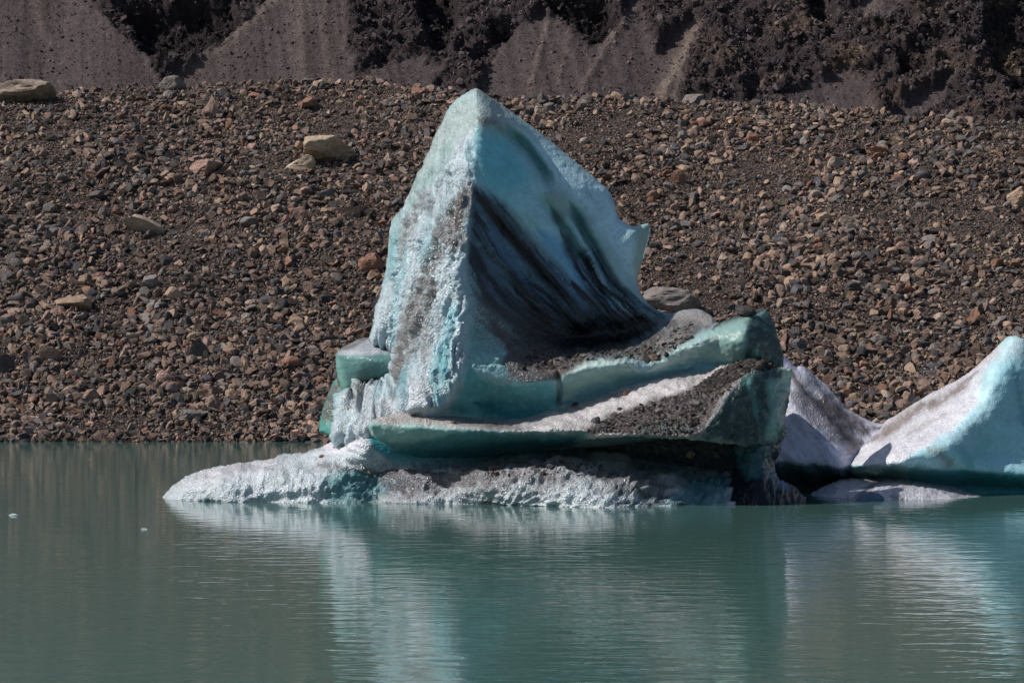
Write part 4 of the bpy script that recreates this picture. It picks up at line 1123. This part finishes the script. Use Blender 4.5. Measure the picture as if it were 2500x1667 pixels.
# patches of finer gravel between the coarser runs
patch = fbm(np.c_[Xr / 5, Yr / 4, 0 * Xr], 3, 600)
patch2 = fbm(np.c_[(Xr - Yr * 0.4) / 1.6, Yr / 6, 0 * Xr + 5], 3, 605)
sz = np.clip(sz * (1 + 1.1 * np.clip(patch, -0.6, 0.7) + 0.5 * patch2), 0.045, 0.47)
zz = ground(Xr, Yr)
pos = np.c_[Xr, Yr, zz + sz * 0.22]
protos1 = [rock_shape(1, 900 + k, 0.75, 5) for k in range(32)]
protos2 = [rock_shape(2, 2900 + k, 0.80, 6) for k in range(48)]
vis = Yr < 124.5
colr = rock_cols(nS, r)
warm = fbm(np.c_[Xr / 8, Yr / 8, 0 * Xr + 3], 3, 610)[:, None]
colr = colr * (1 + 0.35 * warm + 0.25 * patch2[:, None])
def scree_part(m, protos):
    return scatter_mesh('scree_stones', pos[m], sz[m] * 1.12, 1, protos, r, colr[m], flat=(0.3, 0.9), tilt=0.55)


colr *= (1 - 0.55 * np.exp(-np.clip(pos[:, 2], 0, 9) / 0.10))[:, None]      # wet at the waterline
ma, mb = scree_part(sz < 0.15, protos1), scree_part(sz >= 0.15, protos2)
bmj = bmesh.new(); bmj.from_mesh(ma); bmj.from_mesh(mb); me = bpy.data.meshes.new('scree_stones'); bmj.to_mesh(me); bmj.free()
o = link('scree_stones', me, ROCK)
tag(o, 'loose brown and grey stones covering the whole scree slope', 'scree', kind='stuff')

# rubble on the crags of the cliff
nC = 20000
pick = r.choice(np.where((tal < 0.35) & (cpx > -150) & (cpx < 2650) & (cpy > -60) & (cpy < 320))[0], nC)
szc = np.clip(0.10 * (1 - r.random(nC)) ** (-0.42), 0.10, 0.6)
pc = Vc[pick] + r.normal(0, 0.05, (nC, 3))
cc = Cc[pick] * r.uniform(0.5, 1.8, (nC, 1))
pick = r.choice(np.where((tal >= 0.35) & (cpx > -150) & (cpx < 2650) & (cpy > -60) & (cpy < 300))[0], 18000)
s2 = np.clip(0.045 * (1 - r.random(18000)) ** (-0.40), 0.04, 0.3)
pc = np.vstack([pc, Vc[pick] + r.normal(0, 0.03, (18000, 3))]); szc = np.r_[szc, s2]
cc = np.vstack([cc, Cc[pick] * r.uniform(0.8, 1.9, (18000, 1))])
me = scatter_mesh('cliff_rubble', pc, szc, 1, protos1, r, cc, flat=(0.3, 0.9), tilt=0.9)
tag(link('cliff_rubble', me, ROCK), 'dark broken rock fragments littering the crags of the cliff', 'rubble', kind='stuff')


def hit_ground(px, py):
    ys = np.arange(SH - 1.5, 126, 0.04)
    X = (px - CX) / F * ys
    z = H - (py - CY) / F * ys
    g = ground(X, ys)
    k = np.where(g >= z)[0]
    if not len(k): return None
    k = k[0]
    return float(X[k]), float(ys[k]), float(g[k])


BP = {3: [rock_shape(3, 40 + k, 0.55 if k % 2 else 0.35, 12) for k in range(14)], 4: [rock_shape(4, 80 + k, 0.5, 14) for k in range(8)]}
ANG = {'jagged': 1, 'blocky': 1, 'rounded': 0, 'flat': 1, 'wedge': 1}


def boulder(px, py, wpx, hpx, colour, label, shape='jagged', sub=3, roll=0.0, seed=0, group='boulders on the scree slope', tint=None):
    h = None; dy_ = 0
    while h is None and dy_ < 60:
        h = hit_ground(px, py + hpx * 0.42 + dy_); dy_ += 2
    if h is None: return None
    X, Y, Z = h
    rr_ = np.random.default_rng(seed + 1000)
    w = wpx / F * Y; hh = hpx / F * Y
    if shape == 'rounded': V, Fc = rock_shape(sub, seed * 2 + 5, 0.28, 10)
    elif shape == 'wedge': V, Fc = rock_shape(sub, seed * 2 + 5, 0.78, 6)
    else: V, Fc = rock_shape(sub, seed * 2 + 5, 0.6, 12)
    az = rr_.uniform(-0.5, 0.5)
    ca, sa = math.cos(az), math.sin(az)
    V = V @ np.array([[ca, -sa, 0], [sa, ca, 0], [0, 0, 1]]).T
    ext = V.max(0) - V.min(0)
    V = V / ext
    V = V * np.array([w, w * rr_.uniform(0.65, 0.95), hh * 1.3])
    V[:, 1] -= 0.45 * V[:, 2]          # fronts shaped to lean out so that they fall into shade
    cr, sr = math.cos(roll), math.sin(roll)
    V = V @ np.array([[cr, 0, -sr], [0, 1, 0], [sr, 0, cr]]).T
    if shape == 'wedge':
        t = (V[:, 2] - V[:, 2].min()) / np.ptp(V[:, 2])
        V[:, 0] *= 1.25 - 0.95 * t; V[:, 1] *= 1.2 - 0.8 * t
    me = mesh_np('boulder', V, [Fc], smooth=False)
    c = np.array(PAL.get(colour, PAL['brown'])) if tint is None else np.array(tint)
    C = np.repeat(c[None], len(V), 0) * rr_.uniform(0.85, 1.15)
    st = np.clip(fbm(V * (2.2 / max(w, .3)) + seed, 3, 33), 0, 1)[:, None]
    C = C * (1 - 0.7 * st) + np.array([0.12, 0.085, 0.07]) * 0.7 * st
    vcol(me, C)
    o = link('boulder', me, ROCK)
    o.location = (X, Y + w * 0.1, Z + hh * 0.22)
    tag(o, label, 'boulder', group)
    return o


LM = [  # px, py, w, h, colour, shape, roll, label, short name
    (72, 222, 150, 56, 'pale', 'flat', 0.03, 'huge pale flat-topped boulder on the left end of the scree crest', 'huge flat-topped crest boulder'),
    (422, 184, 66, 38, 'grey', 'rounded', 0, 'smooth grey boulder with a rusty side, standing up from the scree crest', 'smooth grey crest boulder'),
    (515, 256, 54, 58, 'brown', 'wedge', 0, 'pyramid-shaped pointed boulder below the crest, left of the ice peak', 'pyramid-shaped boulder'),
    (806, 360, 140, 72, 'pale', 'blocky', 0.12, 'large pale yellow boulder with a dark lower side, left of the ice peak', 'large pale yellow boulder'),
    (732, 396, 74, 44, 'grey', 'flat', -0.1, 'grey slab leaning under the left end of the large pale yellow boulder', 'leaning grey slab'),
    (505, 408, 92, 42, 'pinkish', 'flat', 0.15, 'long pinkish boulder lying on the scree below the pyramid-shaped boulder', 'long pinkish boulder'),
    (352, 548, 112, 40, 'pale', 'flat', -0.35, 'long pale boulder slanting down to the right across the scree', 'slanting pale boulder'),
    (727, 523, 48, 40, 'pinkish', 'blocky', 0, 'blocky pinkish boulder with layered face, halfway up the slope', 'layered pinkish boulder'),
    (858, 515, 84, 30, 'pinkish', 'flat', 0.3, 'low brown-pink layered slab close to the left side of the ice peak', 'layered slab by the peak'),
    (800, 470, 60, 30, 'slate blue', 'flat', 0, 'dark slate slab above the layered pinkish boulder', 'dark slate slab'),
    (748, 250, 62, 24, 'rust brown', 'flat', 0.2, 'low orange-brown boulder just under the crest, above the pale yellow boulder', 'orange-brown crest slab'),
    (910, 638, 74, 46, 'rust brown', 'rounded', 0, 'rusty dark boulder touching the left outline of the ice peak', 'rusty boulder at the ice edge'),
    (912, 671, 46, 20, 'tan', 'flat', 0, 'small tan slab directly below the rusty boulder at the ice edge', 'tan slab at the ice edge'),
    (182, 735, 98, 36, 'tan', 'flat', 0.02, 'broad low tan boulder in the middle of the left slope', 'broad low tan boulder'),
    (421, 718, 50, 38, 'tan', 'rounded', 0, 'tan-capped boulder with a deep dark hollow beneath it', 'tan-capped boulder'),
    (120, 860, 58, 46, 'brown', 'blocky', 0, 'squarish brown boulder low on the left slope', 'squarish brown boulder'),
    (482, 852, 60, 58, 'dark grey', 'jagged', 0, 'tall dark-faced boulder low on the scree, left of the ice side block', 'tall dark-faced boulder'),
    (710, 884, 58, 34, 'rust brown', 'rounded', 0.2, 'rust-brown rounded boulder just left of the green ice block', 'rust-brown boulder'),
    (400, 920, 44, 38, 'pinkish', 'blocky', 0, 'upright pinkish block below the tall dark-faced boulder', 'upright pinkish block'),
    (224, 966, 44, 38, 'brown', 'rounded', 0, 'rounded brown boulder a little above the left waterline', 'rounded brown boulder'),
    (523, 981, 50, 42, 'brown', 'rounded', 0, 'ball-like grey-brown boulder near the waterline', 'ball-like boulder'),
    (465, 1012, 80, 40, 'grey', 'flat', 0.4, 'long grey slab tilted up to the right near the waterline', 'tilted grey slab'),
    (15, 888, 46, 54, 'dark grey', 'jagged', 0, 'dark shadowed boulder cut by the left edge of the view', 'dark boulder at the left edge'),
    (788, 982, 56, 38, 'brown', 'jagged', 0.3, 'brown boulder next to the green ice fin', 'brown boulder by the fin'),
    (18, 780, 40, 26, 'grey', 'flat', 0, 'grey slab near the left edge above the dark shadowed boulder', 'grey slab at the left edge'),
    (1692, 232, 62, 30, 'grey', 'blocky', 0, 'grey-green boulder on the scree crest, right of the ice peak', 'grey-green crest boulder'),
    (2330, 276, 44, 28, 'grey', 'wedge', 0, 'pointed grey boulder on the right part of the scree crest', 'pointed grey crest boulder'),
    (1655, 432, 40, 38, 'rust brown', 'rounded', 0, 'rounded rusty boulder right of the ice peak shoulder', 'rounded rusty boulder'),
    (2145, 368, 50, 28, 'rust brown', 'blocky', 0, 'rust-topped block with a dark hollow, high on the right slope', 'rust-topped block'),
    (2486, 480, 66, 56, 'tan', 'blocky', 0, 'big tan and orange boulder cut by the right edge of the view', 'big tan boulder at the right edge'),
    (2076, 538, 52, 32, 'pale', 'flat', 0.2, 'whitish flat boulder in the middle of the right slope', 'whitish flat boulder'),
    (2012, 530, 46, 28, 'tan', 'flat', 0, 'tan flat boulder immediately left of the whitish flat boulder', 'tan flat boulder'),
    (2300, 362, 62, 18, 'dark grey', 'flat', 0, 'long dark low slab high on the right slope', 'long dark slab'),
    (1640, 730, 156, 66, 'grey', 'rounded', 0, 'large grey-brown boulder behind the foot of the ice peak', 'large grey-brown boulder'),
    (2382, 769, 58, 44, 'rust brown', 'wedge', 0.3, 'orange wedge boulder above the white ice slope', 'orange wedge boulder'),
    (2296, 775, 38, 26, 'pale', 'rounded', 0, 'pale egg-shaped boulder left of the orange wedge boulder', 'pale egg-shaped boulder'),
    (1951, 839, 42, 28, 'slate blue', 'rounded', 0, 'smooth slate boulder right of the dark ice shoulder block', 'smooth slate boulder'),
    (2144, 829, 48, 24, 'grey', 'rounded', 0.1, 'low smooth grey boulder between the two icebergs', 'low smooth grey boulder'),
    (2251, 648, 42, 32, 'dark grey', 'rounded', 0, 'nearly black rounded boulder on the right slope', 'nearly black boulder'),
    (2160, 660, 38, 22, 'brown', 'flat', 0.1, 'purplish brown slab left of the nearly black boulder', 'purplish brown slab'),
    (2206, 603, 40, 32, 'pinkish', 'rounded', 0.3, 'pinkish rounded boulder above the nearly black boulder', 'pinkish rounded boulder'),
    (1903, 583, 38, 28, 'slate blue', 'jagged', 0, 'bluish jagged boulder right of the ice peak, mid slope', 'bluish jagged boulder'),
    (2082, 990, 34, 30, 'slate blue', 'rounded', 0, 'blue-grey rounded boulder in the notch above the dirty ice saddle', 'blue-grey notch boulder'),
    (2411, 834, 26, 22, 'slate blue', 'rounded', 0, 'small dark boulder beside the tip of the white ice peak', 'small dark boulder by the tip'),
]
placed = []; lm_used = []
for k, (px, py, w, h, c, s, ro, lab, short) in enumerate(LM):
    tint = (0.43, 0.33, 0.24) if 'yellow' in lab and 'large' in lab else None
    o = boulder(px, py, w, h, c, lab, s, 4 if w > 60 else 3, ro, 70 + k, tint=tint)
    if o: placed.append((px, py, w)); lm_used.append((px, py, short))

ICE_POLY = [spire_out, [(760, 900), (1000, 820), (1000, 1100), (700, 1100)], [(1650, 760), (1900, 740), (1940, 900), (2140, 1040), (2140, 1100), (1650, 1100)],
            [(2060, 1150), (2240, 985), (2400, 880), (2470, 810), (2510, 825), (2510, 1150)]]
r = np.random.default_rng(23)
cand = []
tries = 0
while len(cand) < 300 - len(placed) and tries < 20000:
    tries += 1
    px = r.uniform(8, 2492); crest = np.interp(px, YK_X, YK_Y)
    py = r.uniform(crest + 8, 1066)
    if any(inside(np.array([px]), np.array([py]), pl)[0] for pl in ICE_POLY): continue
    w = float(np.clip(22 * (1 - r.random()) ** -0.30, 23, 46))
    if py > 880 and px < 900: w *= 1.1
    if any(abs(px - a) < (w + b) * 0.55 and abs(py - c_) < (w + b) * 0.4 for a, c_, b in placed): continue
    placed.append((px, py, w)); cand.append((px, py, w))
ORD = ['', 'second ', 'third ', 'fourth ', 'fifth ', 'sixth ', 'seventh ', 'eighth ', 'ninth ', 'tenth ', 'eleventh ', 'twelfth ']
shapes = ['jagged', 'blocky', 'rounded', 'flat', 'wedge']
items = []
for k, (px, py, w) in enumerate(cand):
    colour = PN[r.choice(len(PN), p=[.14, .24, .17, .17, .07, .07, .09, .05])]
    shape = shapes[r.choice(5, p=[.3, .2, .2, .22, .08])]
    hgt = w * {'jagged': .68, 'blocky': .72, 'rounded': .75, 'flat': .42, 'wedge': .85}[shape]
    j = min(range(len(lm_used)), key=lambda q_: math.hypot(lm_used[q_][0] - px, (lm_used[q_][1] - py) * 1.2))
    dx, dy = px - lm_used[j][0], py - lm_used[j][1]
    rel = ('right of' if dx > 0 else 'left of') if abs(dx) > abs(dy) else ('below' if dy > 0 else 'above')
    size = 'larger' if w > 31 else 'smaller'
    items.append([px, py, w, hgt, colour, shape, size, rel, j, math.hypot(dx, dy), k])
groups = {}
for it in items: groups.setdefault((it[6], it[4], it[5], it[7], it[8]), []).append(it)
for key, lst in groups.items():
    lst.sort(key=lambda a: a[9])
    size, colour, shape, rel, j = key
    for n_, it in enumerate(lst):
        noun = 'wedge-shaped' if shape == 'wedge' else shape
        if len(lst) == 1: lab = f'{size} {colour} {noun} boulder {rel} the {lm_used[j][2]}'
        else: lab = f'{size} {colour} {noun} boulder, {ORD[n_]}nearest {rel} the {lm_used[j][2]}'
        boulder(it[0], it[1], it[2], it[3], colour, lab, shape, 3 if it[2] > 26 else 2, float(r.normal(0, 0.15)), 300 + it[10])

# ------------------------------------------------------------------ stones lying on the ice
allV = []; allF = []; off = 0
for V, Fq in ICE_BVH:
    allV.append(V); allF.append(Fq + off); off += len(V)
AV = np.vstack(allV); AF = np.vstack(allF)
bvh = BVHTree.FromPolygons([tuple(v) for v in AV.tolist()], AF.tolist())


def hit_ice(px, py):
    d = Vector(((px - CX) / F, 1.0, -(py - CY) / F)).normalized()
    loc, nr, _, _ = bvh.ray_cast(Vector((0, 0, H)), d)
    return loc, nr


STONES = [
    (1454, 1027, 26, 18, 'slate blue', 'dark rounded stone at the left end of the debris on the overhanging slab'),
    (1590, 987, 20, 14, 'grey', 'upright greenish grey stone in the middle of the slab debris'),
    (1607, 1004, 22, 13, 'grey', 'flat grey stone just below the upright stone on the slab debris'),
    (1701, 986, 34, 18, 'grey', 'longest pale slab-shaped stone on the debris of the overhanging slab'),
    (1404, 986, 18, 8, 'dark grey', 'dark stone on the upper rim of the white ramp, left of the debris'),
    (1528, 960, 18, 9, 'rust brown', 'brown stone high on the white ramp of the slab'),
    (1512, 998, 13, 8, 'dark grey', 'small dark stone on the edge of the white ramp above the debris'),
    (1500, 1010, 15, 9, 'brown', 'brown stone right above the dark rounded stone on the slab'),
    (1722, 955, 14, 10, 'grey', 'small grey stone above the longest pale slab-shaped stone'),
    (1732, 929, 16, 10, 'slate blue', 'bluish stone at the lower left end of the rubble crest'),
    (1765, 918, 16, 12, 'grey', 'grey stone in the middle of the rubble crest'),
    (1800, 898, 18, 12, 'dark grey', 'dark stone high on the rubble crest of the slab'),
    (1680, 823, 26, 16, 'grey', 'grey blocky stone on the dirty ledge left of the dark shoulder block'),
    (1577, 876, 18, 17, 'dark grey', 'dark upright stone on the rim between the two green ice lobes'),
    (1598, 873, 24, 17, 'brown', 'brown stone touching the dark upright stone between the green ice lobes'),
    (1505, 872, 16, 11, 'dark grey', 'small dark stone on the dirty ledge above the left green lobe'),
    (1430, 868, 20, 9, 'grey', 'flat stone at the left part of the dirty ledge'),
    (1345, 1139, 22, 12, 'slate blue', 'black oval stone on the low grey ice shelf'),
    (1403, 1146, 22, 10, 'brown', 'brown flat stone right of the black oval stone on the low shelf'),
    (1204, 1141, 26, 8, 'brown', 'brown low stone at the left part of the low grey ice shelf'),
    (1306, 1139, 24, 7, 'dark grey', 'thin dark stone just left of the black oval stone'),
    (1686, 1108, 24, 17, 'pale', 'single pale stone frozen into the dark recess under the slab'),
    (787, 1113, 18, 7, 'rust brown', 'reddish stone alone on the white slope of the left tongue'),
    (1108, 1031, 18, 7, 'brown', 'small brown stone on the dirty hollow left of the slab ramp'),
    (1665, 1035, 14, 9, 'dark grey', 'small dark stone near the lower edge of the slab debris'),
    (1560, 1015, 13, 8, 'grey', 'small grey stone on the lower left slab debris'),
    (1822, 750, 54, 24, 'dark grey', 'dark long stone balanced on top of the shoulder block'),
]
for k, (px, py, w, h, c, lab) in enumerate(STONES):
    hy = py + (h * 0.3 if k != len(STONES) - 1 else 22)
    loc, nr = hit_ice(px, hy)
    if loc is None: continue
    Y = loc.y; ww = w / F * Y; hh = h / F * Y
    V, Fc = rock_shape(3, 600 + k * 3, 0.5, 11)
    V = V / (V.max(0) - V.min(0)) * np.array([ww, ww * 0.75, hh * 1.25])
    me = mesh_np('stone', V, [Fc], smooth=False)
    vcol(me, np.repeat(np.array(PAL[c])[None] * 0.8, len(V), 0))
    o = link('stone', me, ROCK)
    zoff = hh * 0.28 if k != len(STONES) - 1 else hh * 0.5
    o.location = (loc.x, loc.y - (0.0 if k != 21 else 0.05), loc.z + zoff)
    tag(o, lab, 'stone', 'stones lying on the iceberg')

# fine grit and pebbles melted out on the dirty ledges: uncountable
DEB = [([(1430, 1050), (1520, 1005), (1700, 945), (1790, 888), (1850, 880), (1800, 930), (1720, 1010), (1690, 1060), (1500, 1056)], 1000, 0.045),
       ([(1700, 945), (1760, 905), (1800, 884), (1850, 874), (1900, 893), (1830, 905), (1790, 930), (1730, 960)], 900, 0.085),
       ([(1300, 850), (1560, 850), (1700, 780), (1680, 830), (1600, 885), (1500, 868), (1380, 900), (1260, 900)], 420, 0.05),
       ([(1180, 1125), (1480, 1125), (1460, 1160), (1180, 1160)], 90, 0.05)]
pp = []; ss = []
r = np.random.default_rng(77)
for poly, n, s in DEB:
    P = np.array(poly, float); a, b = P.min(0), P.max(0)
    c_ = 0
    while c_ < n:
        q_ = r.uniform(a, b)
        if not inside(q_[:1], q_[1:], poly)[0]: continue
        c_ += 1
        loc, nr = hit_ice(*q_)
        if loc is None or loc.y > 65: continue
        pp.append(tuple(loc)); ss.append(s * (1 - r.random()) ** -0.35)
pp = np.array(pp); ss = np.clip(np.array(ss), 0.02, 0.17)
cols = rock_cols(len(pp), r, [.03, .1, .30, .36, .01, .17, .02, .01]) * 0.5
me = scatter_mesh('ledge_debris', pp, ss, 1, protos1, r, cols, tilt=0.6)
tag(link('ledge_debris', me, ROCK), 'dark grit and pebbles melted out on the dirty ledges of the iceberg', 'debris', kind='stuff')

# ================================================================== WATER, FLOATING BITS
me, _, _ = sheet('water', axis(-40, 40, 10, -1500, 1500, 1.6), axis(-60, 100, 10, -1500, 1500, 1.6), lambda x, y: 0 * x, None)
tag(link('water', me, WATER), kind='structure')
for (px, py, w, lab) in [(34, 1258, 26, 'tiny pale ice fragment floating near the left edge of the lake'), (352, 1292, 18, 'thin sliver of ice floating left of the iceberg tongue')]:
    Y = F * H / (py - CY)
    V, Fc = rock_shape(3, 700 + int(px), 0.6, 10)
    V = V / (V.max(0) - V.min(0)) * np.array([w / F * Y, w / F * Y * 0.6, 0.03 if px > 100 else 0.07])
    me = mesh_np('ice_fragment', V, [Fc]); vcol(me, np.repeat(np.array([[0.5, 0.62, 0.64, 0.6]]), len(V), 0))
    o = link('ice_fragment', me, ICE); o.location = ((px - CX) / F * Y, Y, 0.008)
    tag(o, lab, 'ice fragment')

# ================================================================== LIGHT
to_sun = Vector((-0.685, -0.17, 0.715)).normalized()
sd = bpy.data.lights.new('sun', 'SUN'); sd.energy = 4.5; sd.angle = math.radians(0.5); sd.color = (1.0, 0.94, 0.87)
so = bpy.data.objects.new('sun', sd); COL.objects.link(so); so.rotation_euler = to_sun.to_track_quat('Z', 'Y').to_euler()
so.location = (-60, 40, 60)
w = bpy.data.worlds.new('World'); sc.world = w; w.use_nodes = True
nt = w.node_tree; bg = nt.nodes['Background']
sky = nt.nodes.new('ShaderNodeTexSky'); sky.sky_type = 'NISHITA'; sky.sun_disc = False
sky.sun_elevation = math.asin(to_sun.z); sky.sun_rotation = math.atan2(to_sun.x, to_sun.y)
nt.links.new(sky.outputs[0], bg.inputs['Color']); bg.inputs['Strength'].default_value = 0.08
sc.view_settings.view_transform = 'Standard'; sc.view_settings.look = 'None'
sc.view_settings.exposure = 0.0; sc.view_settings.gamma = 1.0; sc.view_settings.use_curve_mapping = False
sc.cycles.max_bounces = 8
